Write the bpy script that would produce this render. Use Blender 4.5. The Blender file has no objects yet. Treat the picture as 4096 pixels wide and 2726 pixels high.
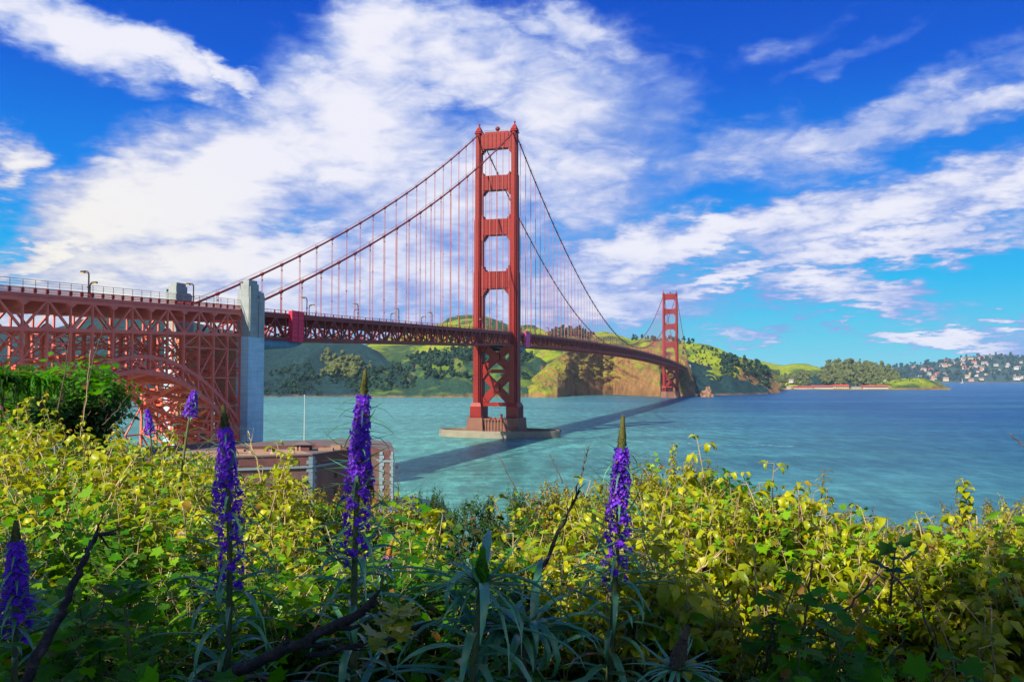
import bpy, bmesh, math, random
import numpy as np
from mathutils import Vector, Matrix, noise as mnoise
PI = math.pi
R = math.radians
C = bpy.context.scene.collection
SC = bpy.context.scene

# ------------------------------------------------------------------ camera
CAM_H = 42.4
PITCH = 0.0429
FPX = 3443.0                      # focal length in photo pixels (4096 wide)
cd = bpy.data.cameras.new('camera'); cam = bpy.data.objects.new('camera', cd); C.objects.link(cam)
cam.location = (0, 0, CAM_H)
cam.rotation_euler = (PI/2 + PITCH, 0, 0)
cd.sensor_width = 36.0
cd.lens = FPX/4096*36.0
cd.clip_start = 0.05; cd.clip_end = 60000
SC.camera = cam

def ray(px, py):
    x = (px-2048)/FPX; v = (1363-py)/FPX
    fw = math.cos(PITCH)-v*math.sin(PITCH); uz = math.sin(PITCH)+v*math.cos(PITCH)
    return x/fw, uz/fw
def at(px, py, D):
    """world point at forward distance D seen in direction of photo pixel"""
    x, z = ray(px, py)
    return Vector((x*D, D, CAM_H+z*D))

# ------------------------------------------------------------------ sun, sky, exposure
EXPO = 1.0
SUN_EL = R(41.0)
SUN_AZ = R(-53.0)                  # measured from the left (-X) towards the front (+Y)
sdir = Vector((-math.cos(SUN_EL)*math.cos(SUN_AZ), math.cos(SUN_EL)*math.sin(SUN_AZ), math.sin(SUN_EL)))
sl = bpy.data.lights.new('sun', 'SUN'); sl.energy = 5.0; sl.angle = R(0.53); sl.color = (1.0, 0.90, 0.72)
so = bpy.data.objects.new('sun', sl); C.objects.link(so)
so.rotation_euler = sdir.to_track_quat('Z', 'Y').to_euler()
so.location = (-50, 0, 100)
SC.view_settings.view_transform = 'Standard'
SC.view_settings.look = 'None'
SC.view_settings.exposure = EXPO
SC.view_settings.gamma = 1.0

class NT:
    """small helper for writing node trees"""
    def __init__(s, tree): s.t = tree; s.n = tree.nodes; s.l = tree.links
    def put(s, sock, v):
        if hasattr(v, 'is_output') or isinstance(v, bpy.types.NodeSocket): s.l.new(v, sock)
        else:
            try: sock.default_value = v
            except Exception:
                sock.default_value = (v[0], v[1], v[2], 1.0) if len(v) == 3 else v
    def m(s, op, a, b=None, c=None, clamp=False):
        n = s.n.new('ShaderNodeMath'); n.operation = op; n.use_clamp = clamp
        s.put(n.inputs[0], a)
        if b is not None: s.put(n.inputs[1], b)
        if c is not None: s.put(n.inputs[2], c)
        return n.outputs[0]
    def vm(s, op, a, b=None, scale=None):
        n = s.n.new('ShaderNodeVectorMath'); n.operation = op
        s.put(n.inputs[0], a)
        if b is not None: s.put(n.inputs[1], b)
        if scale is not None: s.put(n.inputs['Scale'], scale)
        return n.outputs['Value'] if op in ('DOT_PRODUCT', 'LENGTH', 'DISTANCE') else n.outputs['Vector']
    def mix(s, f, a, b, mode='MIX'):
        n = s.n.new('ShaderNodeMix'); n.data_type = 'RGBA'; n.blend_type = mode
        s.put(n.inputs[0], f); s.put(n.inputs[6], a); s.put(n.inputs[7], b)
        return n.outputs[2]
    def noise(s, vec, scale, detail=4, rough=0.55, dist=0.0, col=False, dims='3D', lac=2.0):
        n = s.n.new('ShaderNodeTexNoise'); n.noise_dimensions = dims
        if vec is not None: s.put(n.inputs['Vector'], vec)
        n.inputs['Scale'].default_value = scale; n.inputs['Detail'].default_value = detail
        n.inputs['Roughness'].default_value = rough; n.inputs['Distortion'].default_value = dist
        n.inputs['Lacunarity'].default_value = lac
        return n.outputs['Color' if col else 'Fac']
    def ramp(s, f, pts, interp='LINEAR'):
        n = s.n.new('ShaderNodeValToRGB'); s.put(n.inputs[0], f)
        e = n.color_ramp.elements; n.color_ramp.interpolation = interp
        while len(e) < len(pts): e.new(0.5)
        for k, (p, c) in enumerate(pts):
            e[k].position = p; e[k].color = (c[0], c[1], c[2], 1) if hasattr(c, '__len__') else (c, c, c, 1)
        return n.outputs[0]
    def smooth(s, v, lo, hi):
        n = s.n.new('ShaderNodeMapRange'); n.interpolation_type = 'SMOOTHSTEP'
        s.put(n.inputs[0], v); n.inputs[1].default_value = lo; n.inputs[2].default_value = hi
        return n.outputs[0]
    def lin(s, v, lo, hi, a=0.0, b=1.0):
        n = s.n.new('ShaderNodeMapRange'); s.put(n.inputs[0], v)
        n.inputs[1].default_value = lo; n.inputs[2].default_value = hi
        n.inputs[3].default_value = a; n.inputs[4].default_value = b
        return n.outputs[0]
    def comb(s, x, y, z):
        n = s.n.new('ShaderNodeCombineXYZ'); s.put(n.inputs[0], x); s.put(n.inputs[1], y); s.put(n.inputs[2], z)
        return n.outputs[0]
    def sep(s, v):
        n = s.n.new('ShaderNodeSeparateXYZ'); s.put(n.inputs[0], v); return n.outputs[0], n.outputs[1], n.outputs[2]
    def mapping(s, v, loc=(0,0,0), rot=(0,0,0), scale=(1,1,1), kind='POINT'):
        n = s.n.new('ShaderNodeMapping'); n.vector_type = kind; s.put(n.inputs[0], v)
        n.inputs['Location'].default_value = loc; n.inputs['Rotation'].default_value = rot; n.inputs['Scale'].default_value = scale
        return n.outputs[0]

def lin_rgb(r, g, b):
    f = lambda c: c/255/12.92 if c/255 <= .04045 else ((c/255+.055)/1.055)**2.4
    return (f(r), f(g), f(b))
def show(r, g, b):
    """scene-linear radiance that displays as this sRGB value at the exposure in use (sky only)"""
    k = 2**-EXPO
    return tuple(c*k for c in lin_rgb(r, g, b))

W_ = bpy.data.worlds.new('World'); SC.world = W_; W_.use_nodes = True
nt = NT(W_.node_tree); nt.n.clear()
tc = nt.n.new('ShaderNodeTexCoord')
dx, dy, dz = nt.sep(tc.outputs['Generated'])
az = nt.m('ARCTAN2', dx, dy)
el = nt.m('ARCSINE', dz)
sky = nt.n.new('ShaderNodeTexSky'); sky.sky_type = 'NISHITA'; sky.sun_disc = False
sky.sun_elevation = SUN_EL; sky.sun_rotation = R(270) + SUN_AZ
sky.altitude = 40; sky.air_density = 1.0; sky.dust_density = 0.4; sky.ozone_density = 3.0
nish = nt.vm('SCALE', sky.outputs[0], scale=0.075)
deg = R(1)
grad = nt.ramp(nt.lin(el, 0, R(90)), [(0.0, show(128, 214, 228)), (2.0/90, show(96, 206, 232)), (6/90, show(20, 184, 240)),
               (12/90, show(0, 136, 238)), (19/90, show(0, 92, 216)), (27/90, show(0, 66, 192)), (1.0, show(10, 60, 170))])
base = nt.mix(0.025, grad, nish)
# cloud layout in (azimuth, elevation); soft ellipses broken up by several octaves of noise
P0 = nt.comb(az, el, 0.0)
pl = nt.m('ADD', nt.m('MAXIMUM', dz, 0.0), 0.13)
plane = nt.comb(nt.m('DIVIDE', dx, pl), nt.m('DIVIDE', dy, pl), 0.0)     # cloud deck seen in perspective
w1 = nt.noise(P0, 5.0, 5, 0.6, col=True)
w2 = nt.noise(plane, 5.5, 6, 0.62, col=True)
wv = nt.vm('ADD', nt.vm('SCALE', nt.vm('SUBTRACT', w1, (0.5, 0.5, 0.5)), scale=0.10), nt.vm('SCALE', nt.vm('SUBTRACT', w2, (0.5, 0.5, 0.5)), scale=0.07))
P = nt.vm('ADD', P0, nt.vm('MULTIPLY', wv, (1.0, 1.0, 0.0)))
def azel(px, py):
    x, z = ray(px, py); d = Vector((x, 1, z)).normalized()
    return math.atan2(d.x, d.y), math.asin(d.z)
def blob(px, py, rx, ry, ang, w=1.0):
    a, e = azel(px, py)
    v = nt.mapping(P, (a, e, 0), (0, 0, R(ang)), (rx/FPX, ry/FPX, 1), 'TEXTURE')
    q = nt.vm('DOT_PRODUCT', v, v)
    return nt.m('MULTIPLY', nt.m('EXPONENT', nt.m('MULTIPLY', q, -1.0)), w)
BLOBS = [  # px, py, radius x, radius y, tilt (deg, anticlockwise), weight
    (90, 50, 330, 110, -20, 1.0), (380, 160, 290, 110, -24, 1.15), (620, 225, 300, 80, -22, 1.15), (880, 300, 260, 44, -24, 0.95), (20, 650, 85, 95, 0, 1.0),
    (450, 830, 310, 165, 26, 1.15), (850, 740, 500, 215, 24, 1.25), (1390, 520, 400, 320, 25, 1.2), (1500, 180, 270, 210, 15, 1.0), (1260, 270, 110, 48, 10, 0.75),
    (1850, 220, 420, 180, -8, 0.95), (2250, 420, 420, 300, 0, 0.78), (1800, 750, 700, 330, 6, 0.85), (900, 1040, 800, 150, 4, 1.05),
    (1600, 1080, 800, 260, 2, 0.8), (250, 960, 340, 60, 18, 1.0), (60, 1030, 180, 40, 14, 0.9), (2300, 720, 480, 320, 10, 0.68),
    (2500, 1010, 420, 110, 12, 0.95), (2950, 920, 620, 85, 13, 1.0), (3500, 850, 640, 95, 13, 0.95), (4060, 740, 420, 90, 12, 1.0),
    (2900, 640, 520, 140, 10, 0.55), (3300, 640, 380, 110, 14, 0.5), (3450, 510, 520, 95, 14, 0.75), (4000, 400, 480, 90, 12, 0.72), (3500, 990, 560, 70, 8, 0.95), (3900, 930, 400, 50, 10, 0.6),
    (2350, 1180, 640, 140, 3, 0.8), (2900, 1110, 400, 45, 6, 0.9), (3250, 1160, 220, 60, 0, 0.95), (3450, 1200, 300, 60, -3, 0.85), (3760, 1345, 260, 42, 2, 1.1), (3930, 1350, 200, 40, 0, 0.85),
    (4080, 1250, 150, 40, 0, 0.95), (3800, 1295, 90, 36, 0, 1.0), (3360, 1345, 70, 18, 0, 0.55), (3050, 1345, 190, 40, 0, 0.6), (2900, 1320, 200, 30, 0, 0.5), (3100, 170, 320, 80, 18, 0.36), (3400, 200, 420, 60, 10, 0.34), (4060, 240, 160, 90, 0, 0.4),
    (2250, 130, 300, 110, -15, 0.7), (2600, 420, 240, 260, 0, 0.45), (1900, 1310, 760, 120, 0, 0.66), (900, 1230, 1000, 170, 0, 0.9),
]
tot = None
for b in BLOBS:
    v = blob(*b); tot = v if tot is None else nt.m('MAXIMUM', tot, v)
# the part of the sky behind and beside the camera: broken cloud as well
behind = nt.smooth(nt.m('ABSOLUTE', az), R(36), R(60))
gen = nt.smooth(nt.noise(plane, 0.9, 5, 0.6), 0.46, 0.62)
tot = nt.m('ADD', tot, nt.m('MULTIPLY', nt.m('MULTIPLY', behind, gen), 0.95))
det = nt.noise(plane, 9.0, 8, 0.66, dist=0.4)
fine = nt.noise(nt.mapping(P0, (0, 0, 0), (0, 0, R(-24)), (1.0, 2.4, 1)), 20.0, 8, 0.56, dist=0.5)
soft = nt.noise(nt.mapping(P0, (0, 0, 0), (0, 0, R(-20)), (1.0, 2.0, 1)), 7.0, 5, 0.55)
brk = nt.m('ADD', nt.m('MULTIPLY', nt.m('SUBTRACT', det, 0.5), 0.34), nt.m('MULTIPLY', nt.m('SUBTRACT', fine, 0.5), 0.5))
brk = nt.m('MULTIPLY', brk, nt.lin(az, R(-6), R(14), 1.0, 0.75))
dens = nt.m('ADD', tot, brk)
dens = nt.m('MULTIPLY', dens, nt.smooth(el, R(-0.5), R(1.2)))
cover = nt.smooth(dens, 0.16, 0.62)
thick = nt.smooth(nt.m('ADD', nt.m('ADD', dens, nt.m('MULTIPLY', nt.m('SUBTRACT', soft, 0.5), 0.95)), nt.m('MULTIPLY', nt.m('SUBTRACT', fine, 0.5), 0.5)), 0.30, 1.06)
# cloud: lavender where thin, white where thick; warmer towards the sun, which stands left
warm = nt.smooth(az, R(-8), R(-34))
lowp = nt.smooth(el, R(20), R(5))
white = nt.mix(nt.m('MULTIPLY', warm, lowp), show(240, 240, 252), show(252, 247, 234))
greyc = nt.mix(nt.m('MULTIPLY', warm, lowp), show(134, 164, 230), show(178, 188, 224))
ccol = nt.mix(thick, greyc, white)
final = nt.mix(cover, base, ccol)
# below the horizon: dim ground light
final = nt.mix(nt.smooth(el, R(-1.5), R(-4)), final, (0.02, 0.04, 0.05, 1))
bg = nt.n.new('ShaderNodeBackground'); nt.l.new(final, bg.inputs[0]); bg.inputs[1].default_value = 1.0
wo = nt.n.new('ShaderNodeOutputWorld'); nt.l.new(bg.outputs[0], wo.inputs[0])
try:
    W_.cycles.sampling_method = 'MANUAL'; W_.cycles.sample_map_resolution = 512
except Exception: pass
SC.cycles.max_bounces = 6; SC.cycles.diffuse_bounces = 3; SC.cycles.glossy_bounces = 3; SC.cycles.transmission_bounces = 4
SC.cycles.volume_bounces = 0; SC.cycles.transparent_max_bounces = 8
SC.cycles.sample_clamp_indirect = 6.0
try: SC.cycles.use_denoising = True
except Exception: pass

# ------------------------------------------------------------------ helpers
class MB:
    def __init__(s): s.v = []; s.f = []; s.mi = []
    def add(s, vs, fs, mi=0):
        o = len(s.v); s.v.extend([tuple(x) for x in vs]); s.f.extend([tuple(i+o for i in f) for f in fs]); s.mi.extend([mi]*len(fs))
    BF = [(0,3,2,1),(4,5,6,7),(0,1,5,4),(1,2,6,5),(2,3,7,6),(3,0,4,7)]
    def box(s, x0, x1, y0, y1, z0, z1, mi=0):
        s.add([(x0,y0,z0),(x1,y0,z0),(x1,y1,z0),(x0,y1,z0),(x0,y0,z1),(x1,y0,z1),(x1,y1,z1),(x0,y1,z1)], s.BF, mi)
    def taper(s, a, za, b, zb, mi=0):   # a, b = (x0,x1,y0,y1)
        s.add([(a[0],a[2],za),(a[1],a[2],za),(a[1],a[3],za),(a[0],a[3],za),(b[0],b[2],zb),(b[1],b[2],zb),(b[1],b[3],zb),(b[0],b[3],zb)], s.BF, mi)
    def bar(s, p, q, w, h=None, side=None, mi=0):
        p = Vector(p); q = Vector(q); h = w if h is None else h
        d = (q-p)
        if d.length < 1e-6: return
        d.normalize()
        up = Vector((0,0,1)) if side is None else Vector(side)
        if abs(d.dot(up)) > 0.98: up = Vector((0,1,0))
        x = d.cross(up).normalized()*(w/2); y = x.cross(d).normalized()*(h/2)
        vs = [p-x-y, p+x-y, p+x+y, p-x+y, q-x-y, q+x-y, q+x+y, q-x+y]
        s.add(vs, s.BF, mi)
    def tube(s, pts, r, n=6, cap=True, mi=0):
        pts = [Vector(p) for p in pts]; N = len(pts)
        rs = r if hasattr(r, '__len__') else [r]*N
        o = len(s.v)
        ref = Vector((0,0,1))
        for i, p in enumerate(pts):
            d = (pts[min(i+1,N-1)]-pts[max(i-1,0)]).normalized()
            rf = ref if abs(d.dot(ref)) < 0.95 else Vector((1,0,0))
            x = d.cross(rf).normalized(); y = x.cross(d).normalized()
            for k in range(n):
                a = 2*PI*k/n; s.v.append(tuple(p+x*(rs[i]*math.cos(a))+y*(rs[i]*math.sin(a))))
        for i in range(N-1):
            for k in range(n):
                a = o+i*n+k; b = o+i*n+(k+1)%n
                s.f.append((a, b, b+n, a+n)); s.mi.append(mi)
        if cap:
            s.f.append(tuple(o+k for k in range(n))[::-1]); s.mi.append(mi)
            s.f.append(tuple(o+(N-1)*n+k for k in range(n))); s.mi.append(mi)
    def prism(s, poly, z0, z1, mi=0, top=True, bottom=True):
        n = len(poly); o = len(s.v)
        for p in poly: s.v.append((p[0],p[1],z0))
        for p in poly: s.v.append((p[0],p[1],z1 if not callable(z1) else z1(p)))
        for k in range(n):
            s.f.append((o+k, o+(k+1)%n, o+n+(k+1)%n, o+n+k)); s.mi.append(mi)
        if top: s.f.append(tuple(o+n+k for k in range(n))); s.mi.append(mi)
        if bottom: s.f.append(tuple(o+k for k in range(n))[::-1]); s.mi.append(mi)
    def build(s, name, mats, parent=None, smooth=False):
        me = bpy.data.meshes.new(name)
        me.from_pydata(s.v, [], s.f)
        mats = mats if isinstance(mats, (list, tuple)) else [mats]
        for m in mats: me.materials.append(m)
        if len(mats) > 1: me.polygons.foreach_set('material_index', s.mi)
        if smooth: me.polygons.foreach_set('use_smooth', [True]*len(s.f))
        me.validate(); me.update()
        o = bpy.data.objects.new(name, me); C.objects.link(o)
        if parent: o.parent = parent
        return o
def np_mesh(name, V, F, mats, mi=None, smooth=False, parent=None):
    """V (n,3) float; F list of (faces (m,k) int arrays)"""
    me = bpy.data.meshes.new(name)
    nl = sum(f.size for f in F); npol = sum(len(f) for f in F)
    me.vertices.add(len(V)); me.vertices.foreach_set('co', np.ascontiguousarray(V, np.float32).ravel())
    me.loops.add(nl); me.loops.foreach_set('vertex_index', np.concatenate([f.ravel() for f in F]).astype(np.int32))
    st = []; k = 0
    for f in F:
        st.append(k+np.arange(len(f))*f.shape[1]); k += f.size
    me.polygons.add(npol); me.polygons.foreach_set('loop_start', np.concatenate(st).astype(np.int32))
    mats = mats if isinstance(mats, (list, tuple)) else [mats]
    for m in mats: me.materials.append(m)
    if mi is not None: me.polygons.foreach_set('material_index', np.asarray(mi, np.int32))
    me.polygons.foreach_set('use_smooth', [smooth]*npol)
    me.update(calc_edges=True)
    o = bpy.data.objects.new(name, me); C.objects.link(o)
    if parent: o.parent = parent
    return o
def empty(name, loc=(0,0,0), rz=0):
    o = bpy.data.objects.new(name, None); C.objects.link(o); o.location = loc; o.rotation_euler = (0,0,rz); o.empty_display_size = 0.5
    return o
def tag(o, label=None, cat=None, group=None, kind=None):
    if label: o['label'] = label
    if cat: o['category'] = cat
    if group: o['group'] = group
    if kind: o['kind'] = kind
    return o
def copy_tree(o, parent=None):
    c = o.copy(); C.objects.link(c)
    if parent: c.parent = parent
    for ch in list(o.children): copy_tree(ch, c)
    return c
ORD = ['first','second','third','fourth','fifth','sixth','seventh','eighth','ninth','tenth','eleventh','twelfth','thirteenth','fourteenth','fifteenth','sixteenth','seventeenth','eighteenth','nineteenth','twentieth']

# ------------------------------------------------------------------ materials
def mat(name):
    m = bpy.data.materials.new(name); m.use_nodes = True
    t = NT(m.node_tree); t.n.clear()
    out = t.n.new('ShaderNodeOutputMaterial')
    return m, t, out
def principled(t, col, rough=0.6, metal=0.0, spec=0.5, bump=None, bstr=0.3, bdist=0.02):
    b = t.n.new('ShaderNodeBsdfPrincipled')
    t.put(b.inputs['Base Color'], col); t.put(b.inputs['Roughness'], rough); t.put(b.inputs['Metallic'], metal)
    b.inputs['Specular IOR Level'].default_value = spec
    if bump is not None:
        n = t.n.new('ShaderNodeBump'); n.inputs['Strength'].default_value = bstr; n.inputs['Distance'].default_value = bdist
        t.put(n.inputs['Height'], bump); t.l.new(n.outputs[0], b.inputs['Normal'])
    return b
def objco(t):
    return t.n.new('ShaderNodeTexCoord').outputs['Object']
def worldco(t):
    return t.n.new('ShaderNodeNewGeometry').outputs['Position']
def paint(name, col, var=0.18, rough=0.5, scale=0.15, streak=True, seam=0.0):
    m, t, out = mat(name); p = worldco(t)
    n1 = t.noise(p, scale, 6, 0.6)
    n2 = t.noise(t.mapping(p, scale=(1.2, 1.2, 0.12)), 0.9, 5, 0.6)
    f = t.m('ADD', t.m('MULTIPLY', n1, 0.6), t.m('MULTIPLY', n2, 0.4 if streak else 0.0))
    dark = tuple(c*(1-var*1.8) for c in col); light = tuple(min(1, c*(1+var)) for c in col)
    c = t.ramp(f, [(0.25, dark), (0.5, col), (0.75, light)])
    if seam:
        x, y, z = t.sep(p); ln = t.m('LESS_THAN', t.m('FRACT', t.m('DIVIDE', z, seam)), 0.07); c = t.mix(t.m('MULTIPLY', ln, 0.45), c, tuple(k*0.4 for k in col)+(1,))
    b = principled(t, c, rough, spec=0.25); t.l.new(b.outputs[0], out.inputs[0]); return m
M = {}
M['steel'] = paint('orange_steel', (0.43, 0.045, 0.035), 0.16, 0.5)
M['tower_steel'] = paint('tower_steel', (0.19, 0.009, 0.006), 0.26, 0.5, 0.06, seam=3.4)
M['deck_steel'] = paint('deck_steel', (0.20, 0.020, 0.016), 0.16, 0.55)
M['arch_steel_lit'] = paint('arch_steel_lit', (0.66, 0.125, 0.06), 0.15, 0.5)  # same paint as the approach steel, orange sunlight put into this copy
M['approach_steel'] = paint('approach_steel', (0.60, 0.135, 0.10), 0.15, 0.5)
M['cable'] = paint('cable_paint', (0.15, 0.018, 0.016), 0.1, 0.5)
M['rope'] = paint('rope_paint', (0.36, 0.10, 0.10), 0.05, 0.5)
M['asphalt'] = paint('asphalt', (0.05, 0.05, 0.055), 0.2, 0.9, 0.5)
M['lamp_paint'] = paint('lamp_paint', (0.03, 0.013, 0.012), 0.1, 0.5)
M['tarp'] = paint('red_tarp', (0.70, 0.02, 0.075), 0.2, 0.6, 0.4)
M['tarp_pink'] = paint('pink_tarp', (0.75, 0.09, 0.28), 0.15, 0.6, 0.4)
M['blue_net'] = paint('blue_net', (0.10, 0.20, 0.28), 0.2, 0.8, 0.3)
def concrete(name, col, board=1.2, var=0.25):
    m, t, out = mat(name); p = worldco(t)
    n1 = t.noise(p, 0.12, 6, 0.6); n2 = t.noise(t.mapping(p, scale=(1, 1, 0.1)), 1.1, 6, 0.65)
    n3 = t.noise(t.mapping(p, scale=(0.15, 0.15, 1)), 1.0, 3, 0.5)
    x, y, z = t.sep(p)
    ln = t.m('FRACT', t.m('MULTIPLY', z, 1/3.05))
    joint = t.m('LESS_THAN', ln, 0.05)
    f = t.m('ADD', t.m('MULTIPLY', n1, 0.35), t.m('ADD', t.m('MULTIPLY', n2, 0.35), t.m('MULTIPLY', n3, 0.3)))
    c = t.ramp(f, [(0.3, tuple(k*(1-var*1.5) for k in col)), (0.5, col), (0.7, tuple(min(1, k*(1+var)) for k in col))])
    c = t.mix(t.m('MULTIPLY', joint, 0.35), c, tuple(k*0.5 for k in col)+(1,))
    b = principled(t, c, 0.85, bump=n3, bstr=0.25, bdist=0.1); t.l.new(b.outputs[0], out.inputs[0]); return m
M['concrete'] = concrete('pylon_concrete', (0.24, 0.27, 0.27))
M['concrete_blue_shade'] = concrete('pale_blue_shade_concrete', (0.31, 0.47, 0.57))  # paler lower concrete, with blue shade put into its colour
M['concrete_sun_warm'] = concrete('sunlit_brown_concrete', (0.36, 0.21, 0.13))  # wall concrete browned to carry warm sunlight in its colour
M['pier_concrete'] = concrete('pier_concrete', (0.17, 0.075, 0.05))
M['fender_concrete'] = concrete('fender_concrete', (0.20, 0.175, 0.13))
def brick(name, c1, c2, sc=1.6):
    m, t, out = mat(name); p = worldco(t)
    n1 = t.noise(p, 0.25, 6, 0.62); n2 = t.noise(t.mapping(p, scale=(1, 1, 4)), 2.0, 4, 0.6)
    c = t.mix(t.smooth(t.m('ADD', t.m('MULTIPLY', n1, .6), t.m('MULTIPLY', n2, .4)), 0.35, 0.65), c1, c2)
    b = principled(t, c, 0.9, bump=n2, bstr=0.2, bdist=0.05); t.l.new(b.outputs[0], out.inputs[0]); return m
M['brick'] = brick('red_brick', (0.075, 0.042, 0.036, 1), (0.13, 0.075, 0.06, 1))
M['brick_dark'] = brick('dark_brick', (0.08, 0.028, 0.028, 1), (0.12, 0.045, 0.04, 1))
M['roof_slab'] = brick('roof_slab', (0.20, 0.12, 0.08, 1), (0.29, 0.18, 0.12, 1))
M['quoin'] = concrete('quoin_stone', (0.14, 0.20, 0.235), var=0.1)
M['slate'] = paint('slate', (0.10, 0.08, 0.085), 0.1, 0.8)
M['dark'] = paint('recess_shade', (0.02, 0.018, 0.02), 0.1, 0.8)
M['white'] = paint('white_paint', (0.48, 0.47, 0.44), 0.05, 0.6)
M['cream'] = paint('cream_paint', (0.46, 0.37, 0.23), 0.06, 0.7)
M['tan'] = paint('tan_paint', (0.34, 0.22, 0.15), 0.06, 0.7)
M['red_roof'] = paint('red_roof', (0.42, 0.05, 0.03), 0.12, 0.8)
M['grey_roof'] = paint('grey_roof', (0.22, 0.17, 0.15), 0.12, 0.8)
M['blue_car'] = paint('blue_car_paint', (0.08, 0.22, 0.6), 0.05, 0.25)
M['glass'] = paint('dark_glass', (0.03, 0.04, 0.05), 0.05, 0.1)
M['rubber'] = paint('rubber', (0.02, 0.02, 0.02), 0.05, 0.8)
m, t, out = mat('lamp_amber'); b = principled(t, (0.75, 0.5, 0.03, 1), 0.3); t.l.new(b.outputs[0], out.inputs[0]); M['amber'] = m
# ------------------------------------------------------------------ water
def tuple_mul(t, c, k):
    return t.vm('SCALE', c, scale=k)
def make_water():
    m, t, out = mat('sea_water'); p = worldco(t)
    cam_d = t.n.new('ShaderNodeCameraData')
    x, y, z = t.sep(p)
    # wind streaks and currents (silty green; reflected cloud painted in at left; bluer east)
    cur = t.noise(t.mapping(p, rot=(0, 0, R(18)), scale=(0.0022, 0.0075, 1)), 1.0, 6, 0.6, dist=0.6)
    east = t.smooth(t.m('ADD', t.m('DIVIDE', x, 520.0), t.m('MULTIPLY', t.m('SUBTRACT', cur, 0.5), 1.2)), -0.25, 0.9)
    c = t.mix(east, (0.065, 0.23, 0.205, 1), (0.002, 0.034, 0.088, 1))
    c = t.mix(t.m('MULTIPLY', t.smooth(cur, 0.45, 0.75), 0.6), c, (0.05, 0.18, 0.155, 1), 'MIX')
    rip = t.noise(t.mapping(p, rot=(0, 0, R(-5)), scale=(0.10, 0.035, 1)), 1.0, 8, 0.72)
    c = t.mix(t.smooth(rip, 0.40, 0.70), tuple_mul(t, c, 0.70), tuple_mul(t, c, 1.45))  # wave lights and darks painted into the water colour
    w1 = t.noise(t.mapping(p, rot=(0, 0, R(-12)), scale=(0.05, 0.12, 0.05)), 1.0, 6, 0.62)
    w2 = t.noise(t.mapping(p, rot=(0, 0, R(25)), scale=(0.35, 0.8, 0.3)), 1.0, 5, 0.6)
    w0 = t.noise(t.mapping(p, rot=(0, 0, R(-6)), scale=(0.012, 0.055, 0.02)), 1.0, 7, 0.68)
    h = t.m('ADD', t.m('MULTIPLY', w0, 7.0), t.m('ADD', t.m('MULTIPLY', w1, 2.6), t.m('MULTIPLY', w2, 0.6)))
    # small white caps doubling as painted glints, and the wake of a passing boat
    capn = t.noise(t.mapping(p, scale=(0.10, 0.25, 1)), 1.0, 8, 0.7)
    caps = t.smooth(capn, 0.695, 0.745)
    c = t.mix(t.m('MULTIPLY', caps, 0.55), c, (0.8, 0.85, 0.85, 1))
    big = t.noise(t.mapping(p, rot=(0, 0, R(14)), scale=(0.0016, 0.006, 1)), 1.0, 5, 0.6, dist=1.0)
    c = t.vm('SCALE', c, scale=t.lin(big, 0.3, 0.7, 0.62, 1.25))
    bp = t.n.new('ShaderNodeBump'); bp.inputs['Strength'].default_value = 0.75; bp.inputs['Distance'].default_value = 1.0; t.put(bp.inputs['Height'], h)
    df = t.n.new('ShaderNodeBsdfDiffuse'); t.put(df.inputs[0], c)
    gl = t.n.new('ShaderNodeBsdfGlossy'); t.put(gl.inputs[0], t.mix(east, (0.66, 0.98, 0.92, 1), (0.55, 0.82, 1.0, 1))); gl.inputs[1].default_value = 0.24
    fr = t.n.new('ShaderNodeFresnel'); fr.inputs[0].default_value = 1.5
    for q, k in ((df, 'Normal'), (gl, 'Normal'), (fr, 'Normal')): t.l.new(bp.outputs[0], q.inputs[k])
    mx = t.n.new('ShaderNodeMixShader'); t.l.new(fr.outputs[0], mx.inputs[0]); t.l.new(df.outputs[0], mx.inputs[1]); t.l.new(gl.outputs[0], mx.inputs[2])
    t.l.new(mx.outputs[0], out.inputs[0])
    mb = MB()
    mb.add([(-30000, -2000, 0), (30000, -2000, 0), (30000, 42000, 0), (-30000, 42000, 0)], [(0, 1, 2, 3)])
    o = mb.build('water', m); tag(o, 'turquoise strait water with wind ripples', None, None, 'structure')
    # foam: wake streak and surf lines lie as thin irregular sheets just above the water
    mf, t, out = mat('foam'); p = worldco(t)
    n = t.noise(p, 0.25, 6, 0.7)
    b = principled(t, (0.75, 0.82, 0.84, 1), 0.8)
    tr = t.n.new('ShaderNodeBsdfTransparent'); mx = t.n.new('ShaderNodeMixShader')
    t.l.new(t.smooth(n, 0.44, 0.72), mx.inputs[0]); t.l.new(tr.outputs[0], mx.inputs[1]); t.l.new(b.outputs[0], mx.inputs[2])
    t.l.new(mx.outputs[0], out.inputs[0]); M['foam'] = mf
make_water()
def on_water(px, py, z=0.0):
    x, v = ray(px, py); D = (z-CAM_H)/v
    return Vector((x*D, D, z))
def foam_line(px_pts, w, label, rnd):
    mb = MB(); L = []; Rr = []
    for i, (px, py) in enumerate(px_pts):
        p = on_water(px, py, 0.06)
        L.append(p+Vector((0, w*(0.5+rnd.random()), 0))); Rr.append(p-Vector((0, w*(0.5+rnd.random()), 0)))
    n = len(L)
    mb.add(L+Rr, [(n+i, n+i+1, i+1, i) for i in range(n-1)])
    o = mb.build('foam_streak', M['foam']); tag(o, label, None, None, 'structure'); return o
rnd = random.Random(4)
foam_line([(2700+i*19, 1770+i*0.5+1.6*math.sin(i*0.9)+rnd.random()*1.6) for i in range(27)], 0.9, 'white wake streak across the blue water', rnd)
foam_line([(2860+i*24, 1777+i*0.5+1.2*math.sin(i*1.3)+rnd.random()*1.5) for i in range(9)], 0.5, 'faint second wake streak below the white one', rnd)
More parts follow.
